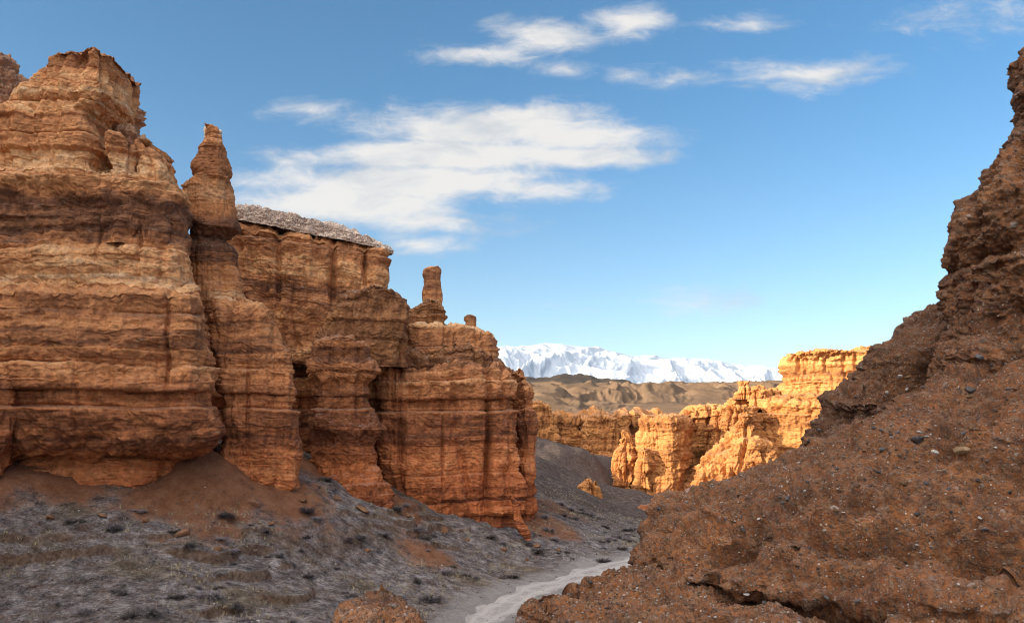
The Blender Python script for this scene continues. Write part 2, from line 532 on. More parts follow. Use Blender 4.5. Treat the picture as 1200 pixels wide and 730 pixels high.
def rock(name, rows, d, depth, mat, parent=None, yaw=0.0, n=3.4, cols=420, nrows=300, s=1.0, seed=0,
         low=0.6, coarse=0.9, fine=0.09, rough=0.12, joints=0.45, cong=None, dip=0.0, topbump=0.3, frontw=3.5, world=False, yoff=0.0, edge=None, taper=0.3, tilt=0.0, zoff=0.0, dents=(), blocks=0.18, flutes=0.16):
    """rows: (picture row, left column, right column[, front offset]) of the outline at distance d"""
    R = np.array([list(r)+[0.0]*(4-len(r)) for r in rows], dtype=float)
    R[:, 0] += yoff
    dist = d+R[:, 3]
    if world:                                         # rows are (height, west, east, front offset) in metres
        z = R[:, 0]; ul = R[:, 1]/d; ur = R[:, 2]/d
    else:
        z = (HZ-R[:, 0])/F*dist
        ul = (R[:, 1]-600)/F; ur = (R[:, 2]-600)/F
    seg = np.hypot(np.diff(z), 0.5*np.abs(np.diff(ul*d))+0.5*np.abs(np.diff(ur*d))+np.abs(np.diff(R[:, 3])))
    seg = np.maximum(seg, 1e-3)
    cum = np.concatenate([[0], np.cumsum(seg)])
    tt = np.linspace(0, cum[-1], nrows)
    Z = np.interp(tt, cum, z); UL = np.interp(tt, cum, ul); UR = np.interp(tt, cum, ur); FO = np.interp(tt, cum, R[:, 3])
    # the closing rings on top
    k = 14
    f = np.linspace(0.03, 1, k+1)[:-1]
    cols_x, cols_y = superellipse(n, depth/max(1e-3, (UR-UL).max()*d), cols, frontw)
    sh = np.concatenate([f, np.ones(nrows)])
    Z = np.concatenate([Z[0]+topbump*(1-f**2), Z])
    UL = np.concatenate([np.full(k, UL[0]), UL]); UR = np.concatenate([np.full(k, UR[0]), UR]); FO = np.concatenate([np.full(k, FO[0]), FO])
    nr = nrows+k
    hd = depth/2.0
    hdr = hd - FO/2                                   # the back stays, the front moves
    cy = d + hd + FO/2
    hw = (UR-UL)/2*(d if world else d+FO)
    cx = (UR+UL)/2*(d if world else d+FO)
    if not world:
        yaw = yaw+0.85*math.atan(-np.clip((UL+UR).mean()/2, -0.5, 0.5))
    ca, sa = math.cos(yaw), math.sin(yaw)
    X0 = hw[:, None]*(cols_x*(1-(0.0 if world else taper)*(cols_y+1)/2))[None, :]; Y0 = hdr[:, None]*cols_y[None, :]
    X = ca*X0 - sa*Y0; Y = sa*X0 + ca*Y0 + cy[:, None]
    X = X+cx[:, None]
    # fit the outline, and set the heights by the distance of the visible edge
    for it in range(0 if world else 4):
        U = X/Y
        a = U.min(axis=1); b2 = U.max(axis=1)
        scl = (UR-UL)/(b2-a)
        mid = (X[np.arange(nr), U.argmin(axis=1)]+X[np.arange(nr), U.argmax(axis=1)])/2
        X = mid[:, None]+(X-mid[:, None])*scl[:, None]
        U = X/Y
        X = X+(((UL+UR)/2-(U.min(axis=1)+U.max(axis=1))/2)*cy)[:, None]
    if not world:
        U = X/Y
        ar = np.arange(nr)
        yl = Y[ar, U.argmin(axis=1)]-cy; yr = Y[ar, U.argmax(axis=1)]-cy
        side = edge or ('R' if (UL+UR).mean() < -0.1 else 'L' if (UL+UR).mean() > 0.5 else 'M')
        ys = {'R': yr.mean(), 'L': yl.mean(), 'M': (yl.mean()+yr.mean())/2}[side] if not cong else -hd*0.8
        if side != 'M' and not cong:
            ys = 0.5*(ys-hd)
        if cong and edge is None:
            ys = np.convolve(np.pad(yl, 20, mode='edge'), np.ones(41)/41, 'valid')[k:]
        Z[k:] = Z[k:]/(d+FO[k:])*(cy[k:]+ys)
        Z[:k] = Z[k]+topbump*(1-f**2)
    xc = X.mean(axis=1, keepdims=True); yc = Y.mean(axis=1, keepdims=True)
    X = xc+(X-xc)*sh[:, None]; Y = yc+(Y-yc)*sh[:, None]
    Zg = np.repeat(Z[:, None], cols, axis=1)
    Zg = Zg+tilt*(X-X.mean())
    G = np.stack([X, Y, Zg], axis=-1)
    # normals of the plain form
    du = np.roll(G, -1, axis=1)-np.roll(G, 1, axis=1)
    dv = np.gradient(G, axis=0)
    N = np.cross(dv, du)
    N /= np.linalg.norm(N, axis=-1, keepdims=True)+1e-9
    outw = G-np.stack([np.repeat(xc, cols, 1), np.repeat(yc, cols, 1), Zg-0.2*s], axis=-1)
    flip = np.sign((N*outw).sum(-1).mean())
    N *= flip
    p = G.reshape(-1, 3); N = N.reshape(-1, 3)
    H = N.copy(); H[:, 2] *= 0.25
    q = p/s
    warp = fbm(q/11.0, 3, 40)*0.45 + q[:, 0]*dip - tilt*(q[:, 0]-q[:, 0].mean())
    zq = q[:, 2]+warp
    hc, bc, cc = strata(zq, ST_C)
    hf, bf, cf = strata(zq*1.0+0.15*fbm(q/1.3, 2, 50), ST_F)
    fade = 0.55+0.9*fbm(q/np.array([3.5, 3.5, 2.0]), 2, 60+seed)
    fade = np.clip(0.3+1.6*(fade-0.4), 0, 1.3)
    qn = 3.0*fbm(q/np.array([3.4, 3.4, 2.0]), 3, 65+seed)+7
    qf = qn % 1.0
    qn = np.floor(qn)+smooth(0.32, 0.6, qf)-7
    lowd = fbm(q/np.array([5.0, 5.0, 8.0]), 3, 70+seed)
    jn = ridged(q/np.array([2.6, 2.6, 11.0]), 3, 80+seed)
    jn = np.clip(jn-0.72, 0, None)*1.5
    rg = fbm(q/0.9, 6, 90+seed, 0.64)
    pit = np.clip(fbm(q/np.array([0.7, 0.7, 0.45]), 2, 97+seed)-0.42, 0, 1)
    dH = coarse*(0.62*hc+0.30*bc-0.2)*(0.35+0.65*fade) + fine*(0.75*hf+0.6*(bf-0.7))*fade + blocks*qn*0.6
    fl = fbm(q/np.array([0.9, 0.9, 7.0]), 2, 110+seed)+0.6*fbm(q/np.array([0.35, 0.35, 3.0]), 2, 113+seed)
    dN = flutes*fl + low*lowd - joints*jn + rough*rg - 0.9*rough*pit
    for (c, rr, dep) in dents:
        eu = np.hypot(p[:, 0]/p[:, 1]-(c[0]-600)/F, p[:, 2]/p[:, 1]-(HZ-c[1])/F)
        near_ = np.nonzero(eu < eu.min()+0.002)[0]
        c = p[near_[np.argmin(p[near_, 1])]]
        e = (((p-np.array(c))/np.array(rr))**2).sum(axis=1)
        dN = dN-dep/s*np.exp(-e)
    band = np.interp(zoff+zq*(1 if s < 2 else 0.8)*s+0.35*fbm(q/2.5, 3, 55), BANDS[:, 0], BANDS[:, 1])
    lay = 0.52*band+0.26*cc+0.20*cf
    attrs = {}
    if cong:
        off = H*(dH[:, None])*s + N*(dN[:, None])*s
        pp = p+off
        tot = np.zeros(len(p)); pid = np.zeros(len(p))
        for (cell, fill) in cong:
            hgt, ids = cobbles(pp, cell, seed+int(cell*1000), fill)
            m = hgt > tot*0.8
            pid = np.where(m & (ids > 0), ids, pid)
            tot = np.maximum(tot, hgt)
        pp = pp+N*(tot[:, None]*0.7)
        attrs['pid'] = pid
    else:
        pp = p+H*(dH[:, None])*s+N*(dN[:, None])*s
    attrs['lay'] = lay
    me = set_mesh(name, pp, grid_quads(nr, cols, True) if flip > 0 else grid_quads(nr, cols, True)[:, ::-1], [mat], attrs=attrs)
    o = link(name, me, parent)
    return o, pp, N


# ================================================================== ground
CP = [  # picture column, row, distance
    (0, 728, 44), (0, 640, 50), (0, 562, 55), (100, 612, 53), (150, 590, 56.5), (100, 580, 56.5), (50, 566, 56), (238, 560, 60), (200, 603, 56), (270, 600, 58), (340, 580, 63),
    (300, 640, 56), (200, 680, 48), (100, 700, 45.5), (400, 660, 59), (450, 590, 71), (372, 552, 71), (500, 612, 74), (605, 625, 80), (560, 660, 70),
    (500, 700, 58), (400, 700, 54), (570, 712, 57), (560, 730, 52), (690, 668, 72), (640, 690, 63), (720, 700, 62), (650, 600, 92), (700, 630, 88), (720, 600, 110),
    (692, 592, 116), (662, 574, 114), (640, 556, 122), (720, 590, 138), (742, 640, 85), (755, 625, 98), (660, 545, 190), (700, 562, 195), (740, 592, 180),
    (765, 592, 235), (800, 588, 200), (780, 600, 150), (765, 625, 118), (850, 566, 222), (910, 556, 235), (700, 540, 250), (660, 530, 300), (720, 535, 320),
    (790, 570, 260)]
WP = [(0, 0, -1.75), (-8, 0, -1.8), (8, 0, -1.6), (-15, -15, -1.2), (15, -15, 0), (0, -20, -1.5), (0, 8, -3.1), (-8, 8, -3.6), (0, 18, -6.3), (-10, 18, -7), (0, 32, -10.4),
      (-14, 32, -10.6), (8, 14, -4.5), (14, 25, -6), (26, 40, -8), (30, 70, -8.5), (24, 100, -12), (50, 60, 2), (60, 0, 6), (60, 110, -4), (55, 150, -8),
      (-60, 60, 0), (-60, 20, -4), (-40, 20, -8.5), (-40, -20, -3), (-40, 90, -1), (-60, 120, 2), (-30, 110, -1), (-10, 110, -7), (-8, 140, -9), (-60, 200, 5), (-30, 205, -3), (-8, 205, -9),
      (100, 200, -2), (120, 100, 6), (100, 300, -2), (60, 330, -8), (150, 350, 0), (-150, 350, 6), (-150, 100, 8), (150, 0, 10), (0, 350, -6), (30, 345, -14)]
_pts = np.array([px(*c) for c in CP]+[np.array(w, float) for w in WP])


def _tps(r2):
    return 0.5*r2*np.log(r2+1e-9)


_n = len(_pts)
_A = np.zeros((_n+3, _n+3))
_A[:_n, :_n] = _tps(((_pts[:, None, :2]-_pts[None, :, :2])**2).sum(-1)) + np.eye(_n)*1.0
_A[:_n, _n] = 1; _A[:_n, _n+1:] = _pts[:, :2]
_A[_n:, :_n] = _A[:_n, _n:].T
_W = np.linalg.solve(_A, np.concatenate([_pts[:, 2], [0, 0, 0]]))


def tps_z(x, y):
    out = np.zeros(len(x))
    for i in range(0, len(x), 60000):
        xs, ys = x[i:i+60000], y[i:i+60000]
        r2 = (xs[:, None]-_pts[None, :, 0])**2+(ys[:, None]-_pts[None, :, 1])**2
        out[i:i+60000] = _tps(r2) @ _W[:_n] + _W[_n] + _W[_n+1]*xs + _W[_n+2]*ys
    return out


ROAD = np.array([px(c, r, d)[:2] for c, r, d in [(540, 745, 46), (562, 724, 53), (592, 703, 58), (628, 687, 63.5), (664, 677, 68), (705, 667, 73), (760, 650, 79), (800, 640, 84), (800, 625, 98)]])


def _catmull(P, m=14):
    out = []
    Q = np.vstack([2*P[0]-P[1], P, 2*P[-1]-P[-2]])
    for i in range(1, len(Q)-2):
        for t in np.linspace(0, 1, m, endpoint=False):
            a, b, c, e = Q[i-1], Q[i], Q[i+1], Q[i+2]
            out.append(0.5*((2*b)+(-a+c)*t+(2*a-5*b+4*c-e)*t*t+(-a+3*b-3*c+e)*t**3))
    out.append(P[-1])
    return np.array(out)


ROADC = _catmull(ROAD)


def road_dist(x, y):
    best = np.full(len(x), 1e9)
    m = (np.abs(x) < 40) & (y > 30) & (y < 125)
    if m.any():
        xs, ys = x[m], y[m]
        b = np.full(len(xs), 1e9)
        for a, c in zip(ROADC[:-1], ROADC[1:]):
            dx, dy = c-a
            t = np.clip(((xs-a[0])*dx+(ys-a[1])*dy)/(dx*dx+dy*dy), 0, 1)
            b = np.minimum(b, np.hypot(xs-a[0]-t*dx, ys-a[1]-t*dy))
        best[m] = b
    return best


def plateau(x, y):
    return np.where(y > 900, 0.0345*y, -1+0.0345*900*smooth(380, 900, y)) + 6*fbm(P2(x/160, y/160), 3, 120)*smooth(400, 900, y)


def ground_z(x, y, detail=True):
    z = np.clip(tps_z(x, np.clip(y, -60, 360)), -26, 12)
    far = np.maximum(smooth(335, 420, y), smooth(160, 260, np.abs(x)))
    z = z*(1-far)+plateau(x, y)*far
    if detail:
        rd = road_dist(x, y)
        keep = smooth(1.5, 6.0, rd)
        near = 1-smooth(200, 330, y)
        z = z + keep*near*(0.28*fbm(P2(x/5, y/5), 4, 130))
        # cut banks of the dry wash on the valley floor
        lowl = smooth(6, 12, rd)*smooth(-7.0, -8.6, z)*(1-smooth(72, 84, y))*smooth(30, 38, y)*(1-smooth(2, 10, x))
        zz = z+0.75*fbm(P2(x/9, y/6), 3, 141)
        fr = (zz/0.95) % 1.0
        z = z + 0.85*lowl*(smooth(0.34, 0.50, fr)-fr)*0.75*smooth(-0.05, 0.35, fbm(P2(x/11+5, y/5), 2, 143))
        # rills and small humps on the scree
        sl = smooth(-10.5, -8, z)*near
        z = z + sl*0.22*ridged(P2((x*0.78-y*0.62)/2.6, (x*0.62+y*0.78)/9.0), 3, 150)
        # mounds in the shaded gorge
        gorge = smooth(118, 150, y)*(1-smooth(300, 330, y))
        z = z + gorge*2.6*fbm(P2(x/18, y/34), 3, 160)
        z = z - 0.12*(1-smooth(1.2, 3.4, rd))
    return z


def nonuni(parts):
    out = []
    for a, b, st in parts:
        out.append(np.arange(a, b, st))
    return np.concatenate(out)


def geo(a, b, n):
    return np.geomspace(a, b, n)


gx = np.concatenate([-geo(260, 13000, 20)[::-1], nonuni([(-250, -60, 4.0), (-60, -46, 0.6), (-46, 30, 0.17), (30, 110, 0.9), (110, 250, 5.0)]), geo(260, 13000, 20)])
gy = np.concatenate([[-3000, -1500, -600, -250], nonuni([(-120, -20, 8), (-20, 34, 0.6), (34, 100, 0.19), (100, 200, 0.7), (200, 360, 1.6), (360, 900, 15)]), geo(900, 13300, 50)])
GX, GY = np.meshgrid(gx, gy)
fx, fy = GX.ravel(), GY.ravel()
fz = ground_z(fx, fy)
# red soil: fine sand washed down from the cliffs
CONES = [px(240, 535, 60), px(372, 556, 71), px(465, 592, 74), px(640, 600, 86), px(330, 575, 63), px(60, 560, 57), px(30, 560, 56), px(500, 640, 66), px(640, 575, 96)]
CR = [7.5, 4.5, 4.0, 6.0, 5.5, 5.5, 4.5, 3.5, 7]
soil = np.zeros(len(fx))
for c, r in zip(CONES, CR):
    dd = np.hypot(fx-c[0], (fy-c[1])*0.8)
    soil = np.maximum(soil, 1-dd/r)
soil = soil+0.30*fbm(P2(fx/4, fy/4), 4, 170)
soil = np.clip(soil, 0, 1)
cone = np.hypot(fx-px(240, 530, 60)[0], fy-60.2)
fz = fz+2.3*np.clip(1-cone/3.4, 0, 1)
rd = road_dist(fx, fy)
trk = 1-smooth(1.5, 4.4, rd+1.1*fbm(P2(fx/2.5, fy/2.5), 3, 180))


def ground_material():
    m, h, b = new_mat('valley_floor')
    geo_ = h.new('ShaderNodeNewGeometry')
    pos = geo_.outputs['Position']
    soil_ = attr(h, 'soil'); trk_ = attr(h, 'trk'); farv = attr(h, 'far')
    big = h.noise(pos, 0.16, 5, 0.6)
    mid = h.noise(pos, 1.1, 6, 0.7)
    fine = h.noise(pos, 5.0, 8, 0.8)
    streak = h.noise(h.scalevec(pos, (1.0, 3.2, 2.0)), 1.0, 6, 0.7, 0.4)
    v = h.math('ADD', h.math('MULTIPLY', mid, 0.5), h.math('MULTIPLY', fine, 0.5))
    scrub = h.ramp(v, [(0.39, (0.045, 0.040, 0.044)), (0.455, (0.165, 0.149, 0.154)), (0.52, (0.30, 0.274, 0.276)), (0.60, (0.60, 0.56, 0.555))])
    grass = h.ramp(v, [(0.38, (0.06, 0.047, 0.03)), (0.5, (0.20, 0.155, 0.095)), (0.66, (0.40, 0.33, 0.21))])
    col = h.mix(h.rng(big, 0.52, 0.66, 0, 0.7), scrub, grass)
    brown = h.ramp(v, [(0.38, (0.06, 0.034, 0.022)), (0.5, (0.175, 0.105, 0.066)), (0.66, (0.33, 0.215, 0.14))])
    col = h.mix(h.rng(streak, 0.47, 0.60, 0, 0.6), col, brown)
    # steep cut banks show bare earth
    sepn = h.new('ShaderNodeSeparateXYZ'); h.link(geo_.outputs['Normal'], sepn.inputs[0])
    col = h.mix(h.rng(sepn.outputs[2], 0.86, 0.66, 0, 0.8), col, brown)
    redc = h.ramp(v, [(0.34, (0.20, 0.088, 0.046)), (0.5, (0.35, 0.155, 0.080)), (0.68, (0.48, 0.24, 0.135))])
    sf = h.math('ADD', soil_, h.math('MULTIPLY', h.math('SUBTRACT', mid, 0.5), 0.9))
    col = h.mix(h.rng(sf, 0.22, 0.6, 0, 0.92), col, redc)
    tcol = h.ramp(v, [(0.3, (0.24, 0.222, 0.212)), (0.5, (0.42, 0.395, 0.38)), (0.7, (0.56, 0.53, 0.51))])
    col = h.mix(trk_, col, tcol)
    sepp = h.new('ShaderNodeSeparateXYZ'); h.link(pos, sepp.inputs[0])
    gorge = h.ramp(v, [(0.38, (0.026, 0.018, 0.015)), (0.5, (0.080, 0.053, 0.042)), (0.66, (0.18, 0.125, 0.098))])  # brown earth, darkened further: the gorge's shade is put into its colour
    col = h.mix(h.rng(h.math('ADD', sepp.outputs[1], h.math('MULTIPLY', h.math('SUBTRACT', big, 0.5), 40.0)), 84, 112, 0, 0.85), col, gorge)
    # flat plain above the canyon
    plain = h.ramp(h.noise(pos, 0.01, 6, 0.6), [(0.3, (0.13, 0.095, 0.055)), (0.7, (0.23, 0.17, 0.10))])
    col = h.mix(farv, col, plain)
    h.link(col, b.inputs['Base Color'])
    bump(h, b, h.math('ADD', fine, h.math('MULTIPLY', mid, 0.8)), 1.0, 0.4)
    return m


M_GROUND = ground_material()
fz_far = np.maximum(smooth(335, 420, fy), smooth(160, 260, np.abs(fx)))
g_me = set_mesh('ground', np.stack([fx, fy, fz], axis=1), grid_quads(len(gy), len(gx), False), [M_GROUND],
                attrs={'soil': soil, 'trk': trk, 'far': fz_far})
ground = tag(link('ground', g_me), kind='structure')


def simple_mat(name, stops, scale=4.0, detail=6, bumpd=0.05, sx=(1, 1, 1)):
    m, h, b = new_mat(name)
    tc = h.new('ShaderNodeTexCoord')
    n = h.noise(h.scalevec(tc.outputs['Object'], sx), scale, detail, 0.7)
    h.link(h.ramp(n, stops), b.inputs['Base Color'])
    bump(h, b, n, 0.9, bumpd)
    return m


# the gravel track, a thin sheet on the ground
def build_road():
    m, h, b = new_mat('pale_gravel_track')
    geo_ = h.new('ShaderNodeNewGeometry'); pos = geo_.outputs['Position']
    lat = attr(h, 'lat')
    n = h.noise(pos, 6.0, 6, 0.75); n2 = h.noise(pos, 0.8, 5, 0.6)
    v = h.math('ADD', h.math('MULTIPLY', n, 0.55), h.math('MULTIPLY', n2, 0.45))
    col = h.ramp(v, [(0.34, (0.20, 0.186, 0.18)), (0.5, (0.36, 0.34, 0.33)), (0.66, (0.52, 0.49, 0.475))])
    rut = h.math('ABSOLUTE', h.math('SUBTRACT', h.math('ABSOLUTE', lat), 0.5))
    col = h.mix(h.rng(h.math('ADD', rut, h.math('MULTIPLY', h.math('SUBTRACT', n2, 0.5), 0.5)), 0.30, 0.0, 0, 0.5), col, (0.50, 0.478, 0.462))
    h.link(col, b.inputs['Base Color'])
    bump(h, b, n, 0.8, 0.08)
    cl = ROADC
    tg = np.gradient(cl, axis=0); tg /= np.linalg.norm(tg, axis=1, keepdims=True)
    nn = np.stack([tg[:, 1], -tg[:, 0]], axis=1)
    W = 15
    t = np.linspace(-1, 1, W)
    wob = 1+0.18*np.array([math.sin(i*0.31)+math.sin(i*0.77+1) for i in range(len(cl))])
    X = cl[:, 0][:, None]+nn[:, 0][:, None]*t*1.3*wob[:, None]
    Y = cl[:, 1][:, None]+nn[:, 1][:, None]*t*1.3*wob[:, None]
    Zr = ground_z(X.ravel(), Y.ravel())+0.03*(1-np.abs(np.tile(t, len(cl)))**4)+0.004
    me = set_mesh('road', np.stack([X.ravel(), Y.ravel(), Zr], 1), grid_quads(len(cl), W, False)[:, ::-1], [m], attrs={'lat': np.tile(t, len(cl))})
    tag(link('road', me), kind='structure')


build_road()


# ================================================================== far land: badlands, dark hills, snow mountains
def height_sheet(name, us, ys, zfun, mat):
    U, Y = np.meshgrid(us, ys)
    X = U*Y
    z = zfun(X.ravel(), Y.ravel())
    me = set_mesh(name, np.stack([X.ravel(), Y.ravel(), z], 1), grid_quads(len(ys), len(us), False), [mat])
    return tag(link(name, me), kind='structure')


def badlands_z(x, y):
    base = -3+(46.5)*smooth(330, 1350, y)**0.8+ (y-1350).clip(0)*0.02
    base = -3+0.0372*1200*np.clip((y-395)/800, 0, 1)**0.75
    rg = ridged(P2(x/95+0.25*fbm(P2(x/60, y/60), 2, 203), y/190), 5, 201, 0.55)
    amp = 12.0*smooth(400, 560, y)*(1-0.5*smooth(1000, 1500, y))
    edge = smooth(1500, 1250, y)
    return (base+amp*(rg-0.75))*edge-8*(1-edge)


def badland_material(name, stops, s):
    m, h, b = new_mat(name)
    geo_ = h.new('ShaderNodeNewGeometry'); pos = geo_.outputs['Position']
    n = h.noise(pos, 0.02*s, 8, 0.65); f = h.noise(pos, 0.25*s, 6, 0.75)
    v = h.math('ADD', h.math('MULTIPLY', n, 0.6), h.math('MULTIPLY', f, 0.4))
    h.link(h.ramp(v, stops), b.inputs['Base Color'])
    bump(h, b, f, 0.8, 1.5/s)
    return m


height_sheet('badlands', np.linspace(-0.35, 0.6, 700), np.geomspace(392, 1500, 420), badlands_z,
             badland_material('badland_clay', [(0.35, (0.09, 0.058, 0.038)), (0.55, (0.165, 0.108, 0.068)), (0.7, (0.24, 0.165, 0.105))], 1.0))


def hills_z(x, y):
    u = x/y
    env = np.interp(u*F+600, [-200, 560, 640, 680, 720, 760, 800, 850, 900, 1300], [30, 38, 43, 44, 39, 31, 29, 32, 34, 30])/F*2600
    rg = ridged(P2(x/260, y/260), 5, 221, 0.5)
    hump = np.clip(1-((y-2600)/700.0)**2, 0, 1)
    return 60*0+ (env+24*(rg-0.95))*hump**0.7+0.02*y*(1-hump)


height_sheet('hills', np.linspace(-0.5, 0.8, 600), np.linspace(1800, 3400, 120), hills_z,
             badland_material('dark_hill_rock', [(0.35, (0.035, 0.025, 0.019)), (0.55, (0.06, 0.044, 0.032)), (0.7, (0.10, 0.075, 0.053))], 0.5))


def mountain_z(x, y):
    u = x/y
    prof = np.interp(u*F+600, [-400, 300, 560, 600, 640, 690, 730, 770, 820, 860, 915, 1000, 1500],
                     [60, 74, 83, 86, 87, 84, 77, 72, 70, 63, 57, 51, 45])/F
    t = np.clip((y-8200)/(11200-8200), 0, 1)
    ramp = t**0.85
    back = 1-smooth(11200, 13500, y)
    q = P2(x/620+0.4*fbm(P2(x/900, y/900), 3, 241), y/1000)
    rg = ridged(q, 7, 231, 0.47)
    h = prof*11200*ramp*back
    env = (0.25+0.75*np.sin(np.pi*np.clip(t*0.9, 0, 1)))*(1-0.62*smooth(0.55, 1.0, t))
    return 0.0345*8200*(1-ramp)*0.6+h+(rg-0.95)*185*env*back


def snow_material():
    m, h, b = new_mat('mountain_snow')
    geo_ = h.new('ShaderNodeNewGeometry'); pos = geo_.outputs['Position']
    sep = h.new('ShaderNodeSeparateXYZ'); h.link(pos, sep.inputs[0])
    sn = h.new('ShaderNodeSeparateXYZ'); h.link(geo_.outputs['Normal'], sn.inputs[0])
    n = h.noise(pos, 0.004, 8, 0.7)
    zz = h.math('ADD', sep.outputs[2], h.math('MULTIPLY', h.math('SUBTRACT', n, 0.5), 700))
    sl = h.math('ADD', sn.outputs[2], h.math('MULTIPLY', h.math('SUBTRACT', n, 0.5), 0.7))
    f = h.math('MULTIPLY', h.rng(zz, 150, 330), h.rng(sl, 0.22, 0.45))
    col = h.mix(f, h.ramp(n, [(0.3, (0.22, 0.27, 0.36)), (0.7, (0.32, 0.37, 0.46))]), (0.42, 0.48, 0.57))  # blue-grey on steep and low parts: ridge shade put into the colour
    h.link(col, b.inputs['Base Color'])
    bump(h, b, n, 0.6, 60)
    return m


height_sheet('mountains', np.linspace(-0.6, 0.9, 1500), np.linspace(8000, 13000, 380), mountain_z, snow_material())

def build_haze():
    co = np.array([[x, y, z] for z in (HAZE_Z0, 1500.0) for y in (-3100.0, 13500.0) for x in (-13200.0, 13200.0)])
    q = np.array([[0, 2, 3, 1], [4, 5, 7, 6], [0, 1, 5, 4], [2, 6, 7, 3], [0, 4, 6, 2], [1, 3, 7, 5]])
    m = bpy.data.materials.new('pale_haze')
    m.use_nodes = True
    t = m.node_tree
    for n in list(t.nodes):
        t.nodes.remove(n)
    h = NT(t)
    out = h.new('ShaderNodeOutputMaterial'); v = h.new('ShaderNodeVolumePrincipled')
    v.inputs['Color'].default_value = (0.78, 0.89, 1.0, 1)
    v.inputs['Density'].default_value = HAZE_DENSITY
    v.inputs['Anisotropy'].default_value = 0.2
    h.link(v.outputs[0], out.inputs['Volume'])
    tag(link('haze', set_mesh('haze', co, q, [m])), kind='stuff')


HAZE_DENSITY = 1.3e-5
HAZE_Z0 = min(float(fz.min()), -40.0)-1.0
build_haze()

# ================================================================== the western cliffs
# big layered butte at the left edge
bt = empty('layered_butte', px(60, 570, 60), 'tallest layered sandstone butte, broad orange cliff with overhanging base, filling the left edge', 'rock butte')
YA = -0.30
rock('upper_tier', [(53, 88, 162), (56, 66, 168), (66, 52, 169), (78, 40, 168), (88, 30, 167), (97, 20, 167, -0.15), (108, 6, 162), (116, -2, 154, 0.3), (126, -20, 137, 0.1), (140, -40, 140, 0.0),
                    (160, -60, 143, 0.0), (182, -80, 143, -0.2), (205, -100, 146, -0.5), (225, -100, 148)], 57.2, 7, M_SAND, bt, YA-0.25, 7.0, 620, 330, seed=1, yoff=20, blocks=0.1, joints=0.4, low=0.3, topbump=0.15)
rock('middle_tier', [(203, -160, 190, 1.0), (207, -170, 203, 0.1), (214, -170, 207, -0.1), (232, -170, 211, 0.2), (252, -170, 212, 0.35), (262, -170, 214, 0.1), (280, -170, 214, 0.4), (290, -170, 217, 0.1),
                     (303, -175, 219, -0.1), (320, -180, 221), (345, -180, 224), (370, -180, 226)], 56.0, 11, M_SAND, bt, YA, 7.0, 760, 330, seed=2, dents=[((118, 280), (0.10, 3, 2.2), 0.45), ((165, 290), (0.10, 3, 2.0), 0.35)], joints=0.25, low=0.3, topbump=0.1)
rock('lower_tier', [(320, -200, 214, 2.6), (327, -210, 222, 1.9), (334, -220, 228, 1.1), (341, -220, 232, 0.4), (347, -220, 234, -0.1), (356, -220, 235, -0.1), (372, -220, 238), (395, -220, 240, -0.2), (425, -230, 243, 0.1), (440, -230, 245, -0.25), (470, -230, 249, -0.3), (492, -230, 255, -0.2),
                    (508, -230, 253, 0.1), (520, -230, 247, 0.4), (532, -230, 240, 1.1), (540, -225, 225, 2.2), (545, -220, 210, 3.2)], 54.6, 13, M_SAND, bt, YA, 7.0, 860, 430, seed=3, dents=[((197, 410), (0.13, 3, 3.5), 0.7), ((90, 470), (0.10, 3, 3.0), 0.4), ((60, 548), (1.4, 3, 0.35), 1.2), ((160, 548), (1.6, 3, 0.35), 1.2)], joints=0.25, low=0.4, topbump=0.2)
rock('undercut_base', [(525, -220, 205), (535, -220, 222), (550, -220, 224), (565, -215, 214), (580, -210, 200, -0.2), (610, -210, 195, -0.4)], 57.0, 9, M_SAND, bt, YA, 3.6, 620, 120, seed=4, coarse=0.5, fine=0.4)
rock('shoulder_block', [(166, 130, 160), (170, 124, 170), (178, 121, 174), (190, 122, 175), (199, 124, 174), (212, 124, 176), (240, 124, 178), (290, 124, 178)], 56.3, 4, M_SAND, bt, YA, 4.0, 260, 160, seed=5, low=0.3, coarse=0.4, topbump=0.2)
rock('shoulder_block', [(173, 168, 190), (178, 160, 198), (190, 160, 205), (205, 160, 211), (222, 160, 215), (245, 160, 216), (270, 160, 217), (345, 160, 219)], 57.2, 5, M_SAND, bt, YA, 4.0, 240, 180, seed=6, low=0.3, coarse=0.5, topbump=0.2)
rock('back_spur', [(124, 138, 150), (130, 134, 156), (145, 132, 163), (160, 130, 168), (166, 130, 180), (185, 130, 186), (240, 130, 192)], 62.0, 5, M_SPUR, bt, YA, 2.8, 260, 170, seed=7, low=0.6, rough=0.4)
rock('back_spur', [(66, -60, 10), (70, -90, 17), (78, -100, 24), (86, -100, 27), (100, -100, 34), (160, -100, 60)], 62.0, 6, M_SPUR, bt, YA, 2.8, 240, 150, seed=8, low=0.6, rough=0.4)
rock('corner_buttress', [(437, -60, 6), (443, -70, 18), (460, -75, 22), (490, -75, 20), (512, -75, 18), (530, -75, 12), (550, -75, 5), (575, -75, 2)], 52.6, 5, M_SAND, bt, 0.1, 3.0, 320, 200, seed=9, low=0.4, topbump=0.4)

